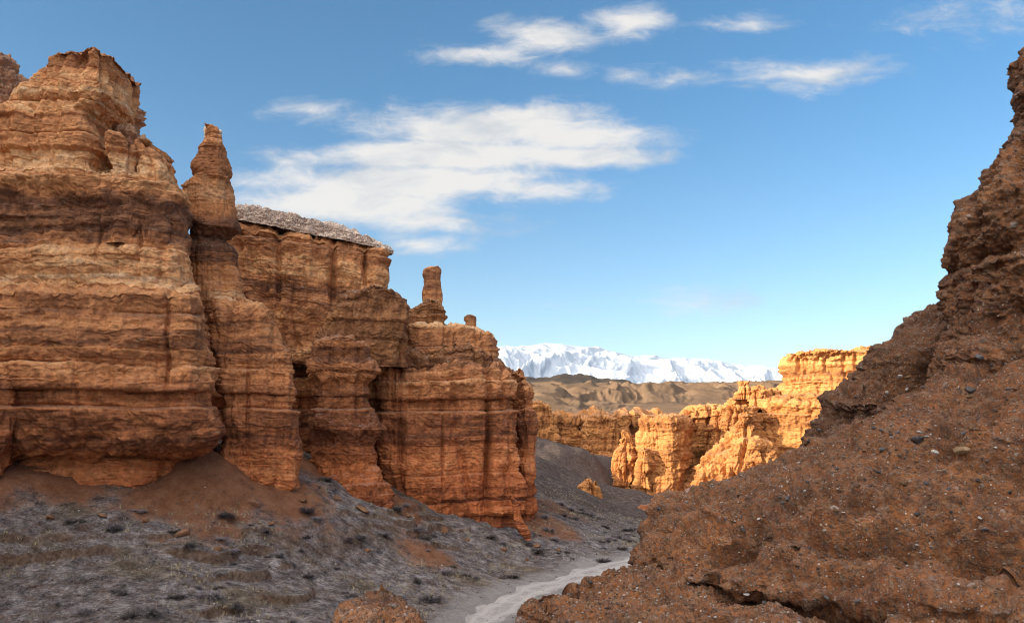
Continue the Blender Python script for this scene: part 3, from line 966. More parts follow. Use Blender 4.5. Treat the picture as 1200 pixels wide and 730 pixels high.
# leaning spire on its pedestal
sp = empty('rock_spire', px(270, 580, 61), 'slender orange rock spire with pale knob on top, between butte and gravel capped mesa', 'rock spire')
rock('spire_shaft', [(150, 244, 251), (154, 241, 257), (163, 241, 259), (168, 240, 259), (174, 236, 263), (184, 231, 267), (190, 226, 270), (195, 225, 271), (201, 229, 269), (206, 232, 267), (209, 230, 268), (214, 220, 270), (219, 216, 272),
                     (235, 213, 275), (248, 213, 276), (256, 218, 277), (262, 221, 279), (268, 228, 279), (273, 226, 272, 0.25), (280, 220, 266, 0.7), (287, 217, 272, 0.4), (292, 216, 277, 0.1), (312, 217, 279), (330, 219, 283), (345, 224, 285), (365, 230, 287), (385, 230, 288)],
     63.0, 4.4, M_SPIRE, sp, 0.0, 2.7, 360, 520, seed=11, low=0.16, coarse=0.2, fine=0.10, blocks=0.07, rough=0.10, joints=0.2, topbump=0.05)
rock('pale_knob', [(149.5, 243, 252), (152, 241, 258), (158, 241.5, 259), (164, 241, 259.5), (169, 240, 259), (176, 238, 261)], 63.9, 2.4, M_KNOB, sp, 0.0, 2.5, 160, 120, seed=13, low=0.08, coarse=0.08, fine=0.06, rough=0.12, joints=0.05, blocks=0.05, topbump=0.05)
rock('pedestal', [(352, 256, 300, 0.5), (357, 250, 312, 0.2), (363, 246, 319), (371, 245, 321, -0.1), (378, 246, 322), (386, 248, 326, 0.15), (396, 250, 331), (412, 252, 337, -0.1), (440, 255, 342), (470, 260, 345, -0.15), (500, 264, 348, -0.2), (530, 262, 350, -0.1), (548, 260, 350), (562, 260, 349, 0.1), (574, 260, 346, 0.3), (586, 270, 342, 0.6), (610, 270, 340, 0.8)],
     62.0, 7.5, M_SAND, sp, 0.0, 6.0, 460, 420, seed=12, dents=[((292, 480), (0.14, 3, 5), 0.5)], low=0.3, coarse=0.5, joints=0.3, topbump=0.15)

# mesa with its gravel cap
me_ = empty('capped_mesa', px(370, 560, 76), 'flat topped orange mesa under a grey gravel cap, set back behind the spire', 'mesa')
rock('gravel_cap', [(255, 284, 392), (259, 268, 428), (263, 256, 455), (267, 250, 461), (270, 250, 462), (274, 252, 461)], 76.1, 12, M_CAP, me_, 0.0, 5.0, 620, 130, seed=21, low=0.3, coarse=0.12, fine=0.1, rough=0.26, joints=0.3, blocks=0.18, flutes=0.1, topbump=0.05, tilt=-0.16)
rock('upper_wall', [(269, 238, 448, 0.5), (275, 238, 457), (290, 238, 453, 0.2), (310, 238, 455, 0.1), (335, 238, 457, 0.0), (346, 238, 458, -0.2), (375, 236, 458, -0.1), (392, 236, 458, -0.2), (420, 236, 460)], 76.0, 12, M_SAND, me_, 0.0, 6.0, 640, 330, seed=22, yoff=6, zoff=2.6, dents=[((328, 310), (0.22, 3, 4.5), 0.9), ((392, 320), (0.25, 3, 4), 1.0), ((430, 310), (0.15, 3, 4), 0.6)], low=0.35, coarse=0.35, fine=0.12, joints=0.6, tilt=-0.12)
rock('dark_ledge', [(336, 432, 452), (341, 415, 466), (348, 402, 473), (358, 396, 477), (372, 388, 476), (388, 378, 476), (396, 372, 480, -0.2), (405, 365, 482), (430, 360, 480)], 74.8, 8, M_DARK, me_, 0.0, 3.0, 360, 200, seed=23, zoff=2.6, low=0.5, coarse=0.4)
rock('lower_wall', [(376, 190, 372, 0.3), (381, 190, 392), (395, 190, 398), (404, 190, 402, -0.2), (412, 190, 440), (440, 190, 450), (500, 190, 455), (580, 190, 460)], 77.6, 9, M_SAND, me_, 0.0, 3.6, 520, 330, seed=24, zoff=1.2, low=0.4, dents=[((300, 470), (0.3, 3, 6), 1.0)])
rock('side_wall', [(438, 330, 352), (444, 322, 366), (470, 322, 368), (520, 325, 370), (585, 325, 372)], 79.0, 6, M_DARK, me_, 0.0, 3.0, 200, 180, seed=25, coarse=0.4)

# stepped column
rock_o, _, _ = rock('stepped_column', [(396, 378, 418), (400, 371, 428), (408, 367, 432), (418, 365, 431, 0.2), (424, 362, 437, -0.2), (434, 361, 443, -0.3), (442, 366, 436, 0.1), (450, 370, 430, 0.45), (466, 370, 429, 0.2), (484, 369, 432), (495, 366, 441, -0.2), (503, 366, 449, -0.35), (510, 368, 445, -0.1),
                        (518, 371, 435, 0.3), (530, 371, 438, 0.1), (543, 371, 440, 0.2), (552, 373, 446, 0), (566, 377, 453, -0.4), (578, 386, 459, -0.6), (590, 404, 461, -0.7), (604, 412, 458, -0.7), (625, 412, 456)],
     70.0, 6.5, M_SPIRE, None, 0.1, 4.0, 420, 430, seed=31, low=0.35, coarse=0.55, joints=0.3)
tag(rock_o, 'stepped brown rock column with a jutting foot, beside the last big cliff', 'rock column')

# the last big cliff of the row
ec = empty('end_cliff', px(530, 620, 82), 'last massive reddish cliff of the left row, a small hoodoo standing on its top', 'cliff')
rock('top_slab', [(380, 480, 548, 0.6), (384, 474, 568, 0.1), (389, 471, 579), (398, 470, 583, 0.1), (408, 468, 584), (425, 465, 586)], 80.6, 9, M_SAND, ec, 0.2, 3.4, 420, 130, seed=41, low=0.35, coarse=0.3, fine=0.12, topbump=0.15)
rock('bench', [(405, 466, 560, 0.8), (413, 458, 578, 0.2), (420, 454, 588, -0.1), (430, 448, 593, -0.3), (440, 444, 596)], 79.6, 10, M_DARK, ec, 0.2, 3.2, 460, 100, seed=42, low=0.35, coarse=0.3, fine=0.25)
rock('main_wall', [(424, 452, 586, 0.6), (430, 446, 593, 0.1), (437, 441, 598), (447, 441, 601, -0.1), (458, 442, 603, 0.15), (480, 442, 605), (510, 444, 607), (545, 448, 608, -0.15), (580, 458, 608, -0.1), (610, 464, 607), (650, 466, 606)],
     79.0, 13, M_SAND, ec, 0.2, 6.0, 560, 460, seed=43, dents=[((574, 520), (0.30, 3, 7), 1.5), ((520, 540), (0.16, 3, 5), 0.6), ((470, 500), (0.2, 3, 6), 0.8)], low=0.5, joints=0.5)
rock('side_wall', [(437, 590, 607, 0.4), (443, 586, 617), (455, 584, 623), (475, 582, 627), (510, 582, 629), (560, 582, 630), (590, 582, 629), (606, 582, 625), (640, 582, 622)], 85, 14, M_SAND, ec, 0.5, 3.4, 360, 400, seed=44, low=0.45, coarse=0.22, joints=0.4)
rock('dark_ledge', [(352, 494, 514), (358, 484, 519), (366, 474, 520), (376, 469, 519), (386, 466, 524), (400, 464, 530)], 81.6, 5, M_DARK, ec, 0.2, 2.8, 300, 130, seed=45, low=0.4, coarse=0.35, fine=0.3)

o, _, _ = rock('rock_hoodoo', [(312, 510, 513.5), (315, 497, 516), (321, 495, 516.5), (326, 497, 515.5), (332, 497.5, 516), (342, 495, 517.5), (350, 495, 518.5), (357, 496, 518), (366, 495, 520)], 82.8, 1.6, M_SAND, None, 0.3, 2.8, 160, 170, s=0.7, seed=51, low=0.06, coarse=0.05, fine=0.04, rough=0.06, joints=0.03, blocks=0.03, topbump=0.0)
tag(o, 'small upright tan hoodoo standing alone on the dark ledge of the end cliff', 'hoodoo')
o, _, _ = rock('balanced_rock', [(369, 547, 554), (371, 544, 558), (375, 543.5, 558.5), (378, 546, 558), (381, 545, 558), (386, 544, 558)], 83, 1.3, M_DARK, None, 0, 2.6, 140, 80, s=0.4, seed=52, low=0.06, coarse=0.06, fine=0.05, blocks=0.04, flutes=0.02, joints=0.03, rough=0.08, topbump=0.05)
tag(o, 'little squat boulder perched on the top edge of the end cliff, right of the hoodoo', 'boulder')
o, _, _ = rock('leaning_slab', [(580, 598, 601), (590, 598, 607), (603, 599.5, 612), (615, 603, 618), (624, 608, 621), (632, 612, 623)], 78.0, 0.9, M_SAND, None, 0.4, 2.8, 160, 140, seed=53, low=0.12, coarse=0.1, fine=0.08, rough=0.1, joints=0.1, topbump=0.0)
tag(o, 'thin pointed slab leaning against the foot of the end cliff', 'rock slab')


# the canyon goes on out of the frame: the high western rim behind the butte and the sunny eastern wall
def rim(name, rows, d, depth, label, s, seed, mat=None, **kw):
    o, _, _ = rock(name, rows, d, depth, mat or M_SAND, None, 0.0, 5.0, kw.pop('cols', 320), kw.pop('nrows', 130), s, seed, world=True, frontw=1.0, topbump=1.0, **kw)
    tag(o, label, 'canyon wall')
    return o


rim('canyon_wall', [(40, -140, -58), (38, -145, -54), (20, -150, -53), (-2, -150, -50), (-14, -150, -48)], -90, 152, 'high canyon wall behind the tallest butte, beyond the left edge', 1.6, 61, low=1.0)
rim('canyon_wall', [(7, -90, -34), (6, -95, -30), (-4, -95, -27), (-16, -95, -25)], 100, 58, 'lower canyon wall added unseen behind the capped mesa to shade the gorge', 1.4, 62, low=1.0)  # unseen, placed to keep the sun off the gorge floor
rim('canyon_wall', [(33, -150, -62), (31, -155, -58), (6, -155, -52), (-12, -155, -48)], 245, 75, 'far canyon wall added unseen behind the capped mesa and the end cliff to shade the cliff band', 2.0, 64, low=1.0)  # unseen sun blocker, added to shade the long cliff band
rim('canyon_wall', [(24, 62, 130), (22, 59, 130), (5, 57, 130), (-14, 54, 130)], -60, 125, 'sunny canyon wall beyond the right edge', 1.6, 63, M_FAR, low=1.0)

# ================================================================== the sunlit formations across the gorge
def far_rock(name, rows, d, depth, parent=None, yaw=0.0, seed=0, label=None, cat=None, mat=None, **kw):
    a = dict(n=6.0, cols=360, nrows=260, s=1.5, low=0.7, coarse=0.75, fine=0.2, rough=0.12, joints=1.2, blocks=0.4, topbump=0.1)
    a.update(kw)
    o, _, _ = rock(name, rows, d, depth, mat or M_FAR, parent, yaw, seed=seed, **a)
    if label:
        tag(o, label, cat)
    return o


pc = empty('sunlit_cliff', px(770, 600, 240), 'sunlit upright cliff panel with a pointed buttress at its left, across the gorge', 'cliff')
far_rock('panel_wall', [(487, 754, 800), (491, 750, 809, -0.3), (500, 749, 811), (520, 747, 811), (545, 744, 810), (560, 742, 810, -1), (575, 738, 809, -2.5), (600, 734, 808, -4), (625, 734, 808, -4)], 231, 24, pc, -0.35, 71, n=4.5, low=0.3, joints=0.3)
far_rock('buttress', [(511, 733, 738), (516, 729, 746), (524, 725, 748), (536, 720, 751), (548, 717, 752), (556, 716, 753), (563, 719, 752, -1), (572, 718, 750, -1), (582, 722, 746, -1), (600, 724, 744, -1)], 237, 12, pc, -0.4, 72, n=2.6, low=0.35)
far_rock('buttress', [(525, 752, 757), (532, 749, 762), (545, 747, 763), (560, 746, 764), (590, 744, 766)], 229, 5, pc, -0.3, 73, n=2.6, low=0.3, cols=160, nrows=120)

far_rock('recessed_cliff', [(476, 815, 900), (481, 800, 905), (487, 796, 905, -0.5), (495, 795, 910, 0.6), (520, 795, 910), (560, 792, 910), (610, 790, 910)], 256, 24, None, 0.1, 74, 'shadowed set back cliff between the sunlit panel and the jagged ridge', 'cliff', coarse=0.6)

jr = empty('jagged_ridge', px(870, 560, 225), 'jagged sunlit orange ridge stepping down leftwards in front of the high butte', 'rock ridge')
far_rock('crest', [(462, 862, 884), (468, 856, 898), (474, 850, 902), (480, 838, 905), (487, 834, 908), (500, 832, 912), (540, 830, 915)], 241, 14, jr, -0.2, 75, low=0.9, rough=0.35)
far_rock('crest_knob', [(447.5, 866, 877), (451, 864.5, 879), (454, 866, 877.5), (459, 863, 881), (468, 858, 886)], 240, 4.5, jr, 0, 76, n=2.6, cols=140, nrows=90, s=0.8)
far_rock('crest_knob', [(454, 884, 893), (458, 880, 899), (466, 879, 899), (472, 880, 897), (480, 878, 898)], 236, 4.5, jr, 0, 77, n=2.4, cols=140, nrows=90, s=1.4, low=0.5)
far_rock('spur', [(478, 872, 884), (486, 867, 890), (494, 864, 892), (504, 858, 893), (512, 849, 897), (520, 843, 901), (527, 832, 904), (533, 826, 906), (541, 818, 911), (550, 811, 917), (560, 808, 922), (575, 800, 924), (600, 798, 924)], 224, 18, jr, -0.3, 78, n=2.7, low=1.0, rough=0.35, joints=1.0)
far_rock('apron', [(513, 868, 892), (520, 860, 902), (530, 850, 908), (543, 835, 914), (556, 815, 920), (575, 806, 924), (610, 800, 926)], 219, 12, jr, -0.4, 79, n=2.4, low=0.6)

hb = empty('sunlit_butte', px(960, 550, 240), 'high golden flat topped butte in full sun, partly hidden by the dark slope', 'rock butte')
far_rock('upper_tier', [(412, 940, 1000), (414, 925, 1025), (418, 920, 1060), (424, 918, 1075, 0.5), (434, 917, 1080), (444, 915, 1080, -0.4), (452, 913, 1080), (462, 912, 1080, -0.3), (470, 910, 1080)], 229, 34, hb, -0.15, 81, cols=420, nrows=260, n=3.6, low=0.7, joints=0.7)
far_rock('lower_tier', [(464, 893, 1060, 1), (471, 890, 1060), (478, 888, 1060, -0.4), (490, 889, 1060, 0.3), (510, 890, 1060), (530, 896, 1060), (550, 903, 1060), (600, 905, 1060)], 221, 30, hb, -0.25, 82, cols=420, nrows=260, n=4.0, low=0.6, joints=0.6)
far_rock('side_knob', [(456, 902, 908), (459, 899, 912), (467, 898, 914), (476, 896, 914)], 240, 4.0, hb, 0, 83, n=2.5, cols=120, nrows=80, s=1.4)
far_rock('talus_top', [(407, 1010, 1040), (412, 990, 1075), (420, 960, 1090), (430, 950, 1090)], 252, 24, hb, 0, 84, n=2.4, coarse=0.1, fine=0.1)

far_rock('rim_cliff', [(486, 640, 770), (489, 618, 790), (494, 616, 790, -1), (500, 615, 790, 1), (515, 614, 790), (532, 614, 790, -1), (545, 612, 790, -3), (575, 610, 790, -5)], 318, 40, None, 0.12, 85, 'long shadowed cliff band under the brown badlands, its crest just catching sun', 'cliff', cols=520, nrows=200, n=5, low=1.3, joints=1.3, s=3.0)
far_rock('rim_buttress', [(470, 626, 634), (474, 622, 640), (480, 619, 646), (492, 618, 650), (505, 617, 652), (540, 615, 656)], 300, 14, None, 0.0, 86, 'notched rock buttress in partial sun at the left end of the cliff band', 'rock buttress', low=0.7, joints=0.8, cols=260)
far_rock('rim_buttress', [(487, 692, 712), (491, 689, 720), (500, 686, 724), (512, 684, 726), (540, 680, 730)], 306, 12, None, 0.0, 87, 'low rock buttress standing out from the middle of the shadowed cliff band', 'rock buttress', low=0.7, joints=0.8, cols=260)
far_rock('sandstone_block', [(561, 686, 694), (564, 681, 700), (570, 677, 703), (578, 675, 704), (590, 672, 706), (600, 672, 706)], 168, 5, None, 0.2, 88, 'isolated tan rock knob in the shadowed gorge floor', 'boulder', n=2.2, s=1.0, low=0.6, coarse=0.1, fine=0.06, blocks=0.05, cols=200, nrows=120)
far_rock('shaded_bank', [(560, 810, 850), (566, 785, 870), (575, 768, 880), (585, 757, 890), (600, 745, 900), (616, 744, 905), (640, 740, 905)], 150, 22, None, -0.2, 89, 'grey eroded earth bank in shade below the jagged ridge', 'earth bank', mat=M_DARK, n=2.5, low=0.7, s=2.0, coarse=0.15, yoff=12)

# ================================================================== near eastern slope of conglomerate
NEAR = dict(low=0.9, coarse=0.22, fine=0.08, rough=0.2, joints=0.45, blocks=0.22, flutes=0.05)
tw = empty('conglomerate_slope', px(1120, 700, 9), 'near dark brown conglomerate outcrop with a tower, filling the right side', 'rock outcrop')
CG = [(0.17, 0.10), (0.085, 0.38), (0.05, 0.5)]
surf = []
DENT = [((768, 648), (0.24, 0.5, 0.10), 1.0), ((770, 654), (0.16, 0.4, 0.06), 0.5), ((1000, 640), (0.5, 0.8, 0.13), 0.7), ((1095, 648), (1.0, 1.0, 0.2), 1.2), ((1190, 668), (0.6, 1.0, 0.28), 0.8), ((905, 625), (0.5, 0.6, 0.07), 0.35), ((1000, 598), (0.6, 0.7, 0.08), 0.3), ((1165, 585), (0.2, 0.7, 0.5), 0.2), ((1150, 548), (0.7, 0.7, 0.12), 0.3), ((850, 640), (0.5, 0.5, 0.07), 0.4)]
surf.append(rock('tower', [(-60, 1230, 1700), (30, 1215, 1700), (64, 1196, 1700), (80, 1193, 1700), (95, 1187, 1700), (125, 1186, 1700), (160, 1183, 1700), (180, 1178, 1700), (190, 1168, 1700), (205, 1164, 1700), (225, 1149, 1700), (240, 1139, 1700), (255, 1131, 1700), (270, 1125, 1700),
                 (285, 1122, 1700), (300, 1123, 1700), (318, 1128, 1700, 0.1), (323, 1119, 1700, -0.1), (340, 1117, 1700), (365, 1116, 1700), (385, 1116, 1700), (420, 1100, 1700, -0.2), (470, 1080, 1700, -0.4), (540, 1080, 1700, -0.6)], 15.5, 6, M_CONG, tw, 0.1, 3.0, 620, 620, s=0.5, seed=91, cong=CG, **{**NEAR, 'coarse': 0.3, 'low': 0.5, 'rough': 0.25}))
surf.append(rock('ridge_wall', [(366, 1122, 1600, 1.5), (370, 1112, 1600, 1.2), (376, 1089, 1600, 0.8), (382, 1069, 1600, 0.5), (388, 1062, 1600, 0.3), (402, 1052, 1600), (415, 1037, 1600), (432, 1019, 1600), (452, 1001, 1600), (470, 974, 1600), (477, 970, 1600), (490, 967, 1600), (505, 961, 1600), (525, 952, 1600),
                 (545, 944, 1600), (570, 939, 1600), (640, 914, 1600)], 18.5, 8, M_CONG_SHADED, tw, 0.25, 2.8, 620, 420, s=0.6, seed=92, cong=CG, **NEAR))
surf.append(rock('rubble_slope', [(428, 1140, 1700, 4.2), (445, 1085, 1700, 3.6), (465, 1048, 1700, 3.0), (485, 1022, 1700, 2.6), (510, 980, 1700, 2.2), (530, 952, 1700, 1.9), (543, 922, 1700, 1.7), (550, 890, 1700, 1.55), (556, 862, 1700, 1.4), (566, 836, 1700, 1.2), (580, 808, 1700, 0.95), (595, 790, 1700, 0.7),
                 (612, 771, 1700, 0.4), (628, 757, 1700, 0.2), (638, 748, 1700, -0.1), (648, 743, 1700, -0.25), (657, 740, 1700, -0.28), (664, 742, 1700, -0.1), (670, 750, 1700, 0.3), (678, 760, 1700, 0.7), (695, 770, 1700, 1.0), (730, 775, 1700, 1.2)], 10.0, 7, M_CONG, tw, -0.35, 2.7, 900, 640, s=0.5, seed=93, cong=CG, topbump=0.2, dents=DENT, **NEAR))
surf.append(rock('front_ledge', [(664, 742, 1700, 1.8), (669, 722, 1700, 1.2), (675, 694, 1700, 0.8), (681, 662, 1700, 0.4), (684, 634, 1700, 0.15), (690, 616, 1700, 0), (698, 608, 1700, -0.05), (710, 606, 1700, -0.1), (724, 612, 1700, -0.1), (740, 640, 1700, 0), (790, 660, 1700, 0.2)], 8.6, 3.2, M_CONG, tw, -0.3, 2.8, 900, 380, s=0.5, seed=94, cong=CG, yoff=10, topbump=0.1, **NEAR))

o, bp, bn = rock('conglomerate_boulder', [(699.5, 432, 462), (701, 418, 482), (704, 404, 492), (709, 395, 499), (716, 389, 505), (724, 385, 508), (735, 380, 510), (760, 376, 512), (800, 372, 516)], 6.2, 1.3, M_CONG, None, 0.0, 2.5, 420, 240, s=0.35, seed=95, yoff=22, edge='M', cong=[(0.10, 0.4), (0.04, 0.5)], topbump=0.01, low=0.2, coarse=0.06, fine=0.03, rough=0.08, joints=0.05, blocks=0.05)
tag(o, 'rounded orange conglomerate boulder at the bottom edge, left of the gravel road', 'boulder')

# ================================================================== small things
RNG = np.random.RandomState(77)


def ground_pts(n, dmin, dmax, umin=-0.66, umax=0.2):
    """points spread over the valley floor, evenly as seen from above, clear of the track"""
    y = np.sqrt(RNG.uniform(dmin**2, dmax**2, n)); x = y*RNG.uniform(umin, umax, n)
    z = ground_z(x, y)
    c = np.hypot(x-px(240, 530, 60)[0], y-60.2)
    z = z+2.3*np.clip(1-c/3.4, 0, 1)
    return x, y, z


CLIFF_FOOT = np.array([px(c, r, d)[:2] for c, r, d in [(-40, 560, 55), (0, 560, 55), (150, 582, 56.3), (238, 545, 58.5), (340, 580, 60), (372, 552, 68), (450, 592, 69), (465, 580, 74), (530, 600, 77), (605, 625, 78), (632, 590, 90)]])


def behind_cliff(x, y):
    foot = np.interp(x/y, CLIFF_FOOT[:, 0]/CLIFF_FOOT[:, 1], CLIFF_FOOT[:, 1])
    return (y > foot-0.3) & (x/y < 0.034)


def attr_mat(name, stops, rough=0.95, tr=0.0):
    m, h, b = new_mat(name)
    h.link(h.ramp(attr(h, 'tone'), stops), b.inputs['Base Color'])
    b.inputs['Roughness'].default_value = rough
    return m


# dry grass: blades, far too many to count
def dry_grass():
    x, y, z = ground_pts(26000, 42, 120)
    cover = fbm(P2(x/6, y/4), 3, 301)
    rdd = road_dist(x, y)
    ok = (~behind_cliff(x, y)) & (rdd > 2.6+1.2*RNG.rand(len(x))) & (cover > RNG.uniform(-0.75, 0.45, len(x)))
    x, y, z, cover = x[ok], y[ok], z[ok], cover[ok]
    n = len(x); k = 7
    ang = RNG.uniform(0, 2*np.pi, (n, k)); hgt = RNG.uniform(0.10, 0.30, (n, 1))*RNG.uniform(0.6, 1.2, (n, k)); lean = RNG.uniform(0.3, 1.1, (n, k))
    bx = x[:, None]+RNG.normal(0, 0.09, (n, k)); by = y[:, None]+RNG.normal(0, 0.09, (n, k)); bz = np.repeat(z[:, None]-0.02, k, 1)
    wd = RNG.uniform(0.012, 0.03, (n, k))
    px_, py_ = -np.sin(ang)*wd, np.cos(ang)*wd
    tx, ty, tz = bx+np.cos(ang)*lean*hgt, by+np.sin(ang)*lean*hgt, bz+hgt
    co = np.stack([np.stack([bx-px_, by-py_, bz], -1), np.stack([bx+px_, by+py_, bz], -1), np.stack([tx, ty, tz], -1)], axis=2).reshape(-1, 3)
    tone = np.repeat((np.clip(0.5+0.5*cover+RNG.normal(0, 0.22, n), 0, 1)), k*3)
    tris = np.arange(len(co)).reshape(-1, 3)
    m = attr_mat('dry_grass', [(0.0, (0.10, 0.085, 0.085)), (0.35, (0.21, 0.185, 0.175)), (0.65, (0.33, 0.28, 0.20)), (1.0, (0.46, 0.39, 0.24))])
    me = set_mesh('dry_grass', co, np.zeros((0, 4), int), [m], tris=tris, attrs={'tone': tone})
    tag(link('dry_grass', me), kind='stuff')


dry_grass()


def stone_shape(seed, sub=2, flat=0.7):
    import bmesh
    bm = bmesh.new()
    bmesh.ops.create_icosphere(bm, subdivisions=sub, radius=1.0)
    co = np.array([v.co[:] for v in bm.verts]); tri = np.array([[v.index for v in f.verts] for f in bm.faces])
    bm.free()
    r = np.random.RandomState(seed)
    # cut flats so that the stone looks broken
    for _ in range(9):
        nrm = r.normal(size=3); nrm /= np.linalg.norm(nrm)
        d = r.uniform(0.42, 0.8)
        ex = np.clip(co@nrm-d, 0, None)
        co = co-ex[:, None]*nrm*0.95
    co = co*(1+0.10*fbm(co*1.7+seed*3.1, 3, 310)[:, None])
    co = co*np.array([1, r.uniform(0.65, 0.95), flat*r.uniform(0.75, 1.1)])
    return co, tri


def gravel(name, x, y, z, size, stops, seed):
    base, tri = stone_shape(seed, 0)
    n = len(x)
    a = RNG.uniform(0, 2*np.pi, n); c, s_ = np.cos(a), np.sin(a)
    sc = size[:, None]
    bx = base[None, :, 0]*sc; by = base[None, :, 1]*sc; bz = base[None, :, 2]*sc
    co = np.stack([x[:, None]+bx*c[:, None]-by*s_[:, None], y[:, None]+bx*s_[:, None]+by*c[:, None], z[:, None]+bz*0.9], -1).reshape(-1, 3)
    tris = (tri[None]+np.arange(n)[:, None, None]*len(base)).reshape(-1, 3)
    tone = np.repeat(RNG.rand(n), len(base))
    me = set_mesh(name, co, np.zeros((0, 4), int), [attr_mat(name, stops)], tris=tris, attrs={'tone': tone})
    tag(link(name, me), kind='stuff')


x, y, z = ground_pts(15000, 42, 130)
ok = (~behind_cliff(x, y))
x, y, z = x[ok], y[ok], z[ok]
gravel('scree_gravel', x, y, z, 0.03+0.10*RNG.rand(len(x))**3, [(0.0, (0.07, 0.06, 0.06)), (0.5, (0.20, 0.15, 0.12)), (0.85, (0.34, 0.29, 0.26)), (1.0, (0.62, 0.60, 0.57))], 5)

# sagebrush
SHRUB_MATS = [attr_mat('sagebrush_grey', [(0.0, (0.08, 0.07, 0.075)), (0.5, (0.19, 0.165, 0.17)), (1.0, (0.34, 0.31, 0.31))]),
              attr_mat('sagebrush_pale', [(0.0, (0.14, 0.12, 0.125)), (0.5, (0.30, 0.27, 0.28)), (1.0, (0.46, 0.42, 0.43))]),
              attr_mat('sagebrush_dark', [(0.0, (0.045, 0.041, 0.04)), (0.5, (0.115, 0.10, 0.098)), (1.0, (0.21, 0.185, 0.18))])]


def shrub_mesh(seed, mat, twigs=420):
    r = np.random.RandomState(seed)
    V = []; T = []; tone = []
    lob = r.normal(0, 0.45, (5, 2))
    for i in range(twigs):
        c = lob[r.randint(5)]
        a = r.uniform(0, 2*np.pi); el = r.uniform(0.12, 1.45); ln = r.uniform(0.45, 1.0)
        b0 = np.array([c[0]*0.5, c[1]*0.5, 0.0]); 
        dirv = np.array([math.cos(a)*math.cos(el), math.sin(a)*math.cos(el), math.sin(el)*0.75])
        tip = np.array([c[0], c[1], 0])+dirv*ln*0.8
        midp = b0*0.35+tip*0.65+r.normal(0, 0.06, 3)
        w = r.uniform(0.010, 0.022)
        side = np.array([-math.sin(a), math.cos(a), 0])*w
        k = len(V)
        V += [b0-side, b0+side, midp+side, midp-side, tip]
        T += [(k, k+1, k+2), (k, k+2, k+3), (k+3, k+2, k+4)]
        t = r.rand()*0.6
        tone += [t*0.4, t*0.4, t, t, min(1, t+0.4)]
        for q in range(3):                                   # small dry leaves along the twig
            p0 = midp+(tip-midp)*r.rand()+r.normal(0, 0.04, 3); p0[2] = max(p0[2], 0.01)
            e1 = r.normal(0, 1, 3); e1 /= np.linalg.norm(e1); e2 = r.normal(0, 1, 3); e2 /= np.linalg.norm(e2)
            sz = r.uniform(0.025, 0.06); k = len(V)
            V += [p0, p0+e1*sz, p0+e2*sz*0.7]; T += [(k, k+1, k+2)]
            tone += [0.3+0.7*r.rand()]*3
    return set_mesh('sagebrush', np.array(V), np.zeros((0, 4), int), [mat], tris=np.array(T), attrs={'tone': np.array(tone)})


SHRUBS = {m: [shrub_mesh(400+7*m+i, SHRUB_MATS[m]) for i in range(4)] for m in range(3)}


def put_shrub(x, y, r_, m, label, hz=1.0, group='sagebrush shrubs on the valley floor'):
    z = float(ground_z(np.array([x]), np.array([y]))[0])
    o = bpy.data.objects.new('sagebrush', SHRUBS[m][RNG.randint(4)])
    COL.objects.link(o)
    o.location = (x, y, z-0.03)
    o.scale = (r_*RNG.uniform(0.85, 1.3), r_*RNG.uniform(0.8, 1.1), r_*hz*RNG.uniform(0.65, 0.95))
    o.rotation_euler = (0, 0, RNG.uniform(0, 6.28))
    tag(o, label, 'shrub', group)


BIG = [(500, 698, 57.5, 1.15, 0, 'large rounded grey shrub beside the bend of the gravel road'), (468, 702, 56.5, 0.8, 1, 'pale shrub left of the large rounded shrub by the road'),
       (706, 662, 76, 1.0, 2, 'dark low shrub at the far bend of the gravel road'), (256, 694, 48.5, 0.55, 2, 'dark round shrub on the valley floor below the red sand cone'),
       (268, 594, 57.0, 0.75, 2, 'dark spreading shrub alone on the red sand cone'), (382, 568, 68.5, 0.95, 2, 'dark shrub in the gap between the spire pedestal and the stepped column'),
       (310, 582, 56.5, 0.3, 0, 'tiny grey shrub at the foot of the spire pedestal'), (155, 582, 55.2, 0.4, 1, 'pale shrub under the overhang of the big butte')]
for (c, r_, d, sz, m, lab) in BIG:
    p = px(c, r_, d)
    put_shrub(p[0], p[1], sz, m, lab)
x, y, z = ground_pts(1500, 43, 105, -0.64, 0.17)
dens = fbm(P2(x/7, y/5), 3, 320)
ok = (~behind_cliff(x, y)) & (road_dist(x, y) > 3.2) & (dens > RNG.uniform(-0.35, 0.7, len(x)))
kinds = ['low grey sagebrush shrub on the dry slope', 'pale lilac sagebrush shrub on the dry slope', 'dark twiggy sagebrush shrub on the dry slope']
cnt = 0
for i in np.nonzero(ok)[0][:280]:
    m = int(RNG.choice([0, 0, 1, 2, 2]))
    put_shrub(x[i], y[i], 0.32+0.8*RNG.rand()**1.6, m, kinds[m], group=kinds[m].replace(' shrub on', ' shrubs on'))


# stones lying on the conglomerate
def on_surface(c, r_):
    best = None
    u, v = (c-600)/F, (HZ-r_)/F
    for (o_, pp, nn) in surf:
        e = np.hypot(pp[:, 0]/pp[:, 1]-u, pp[:, 2]/pp[:, 1]-v)
        m = e < 0.003
        if m.any():
            idx = np.nonzero(m)[0]
            j = idx[np.argmin(pp[idx, 1])]
            if best is None or pp[j, 1] < best[0][1]:
                best = (pp[j], nn[j])
    return best


def stone_mesh(seed, mat):
    co, tri = stone_shape(seed, 2, 0.7)
    me = set_mesh('stone', co, np.zeros((0, 4), int), [mat], tris=tri)
    me.shade_flat()
    return me


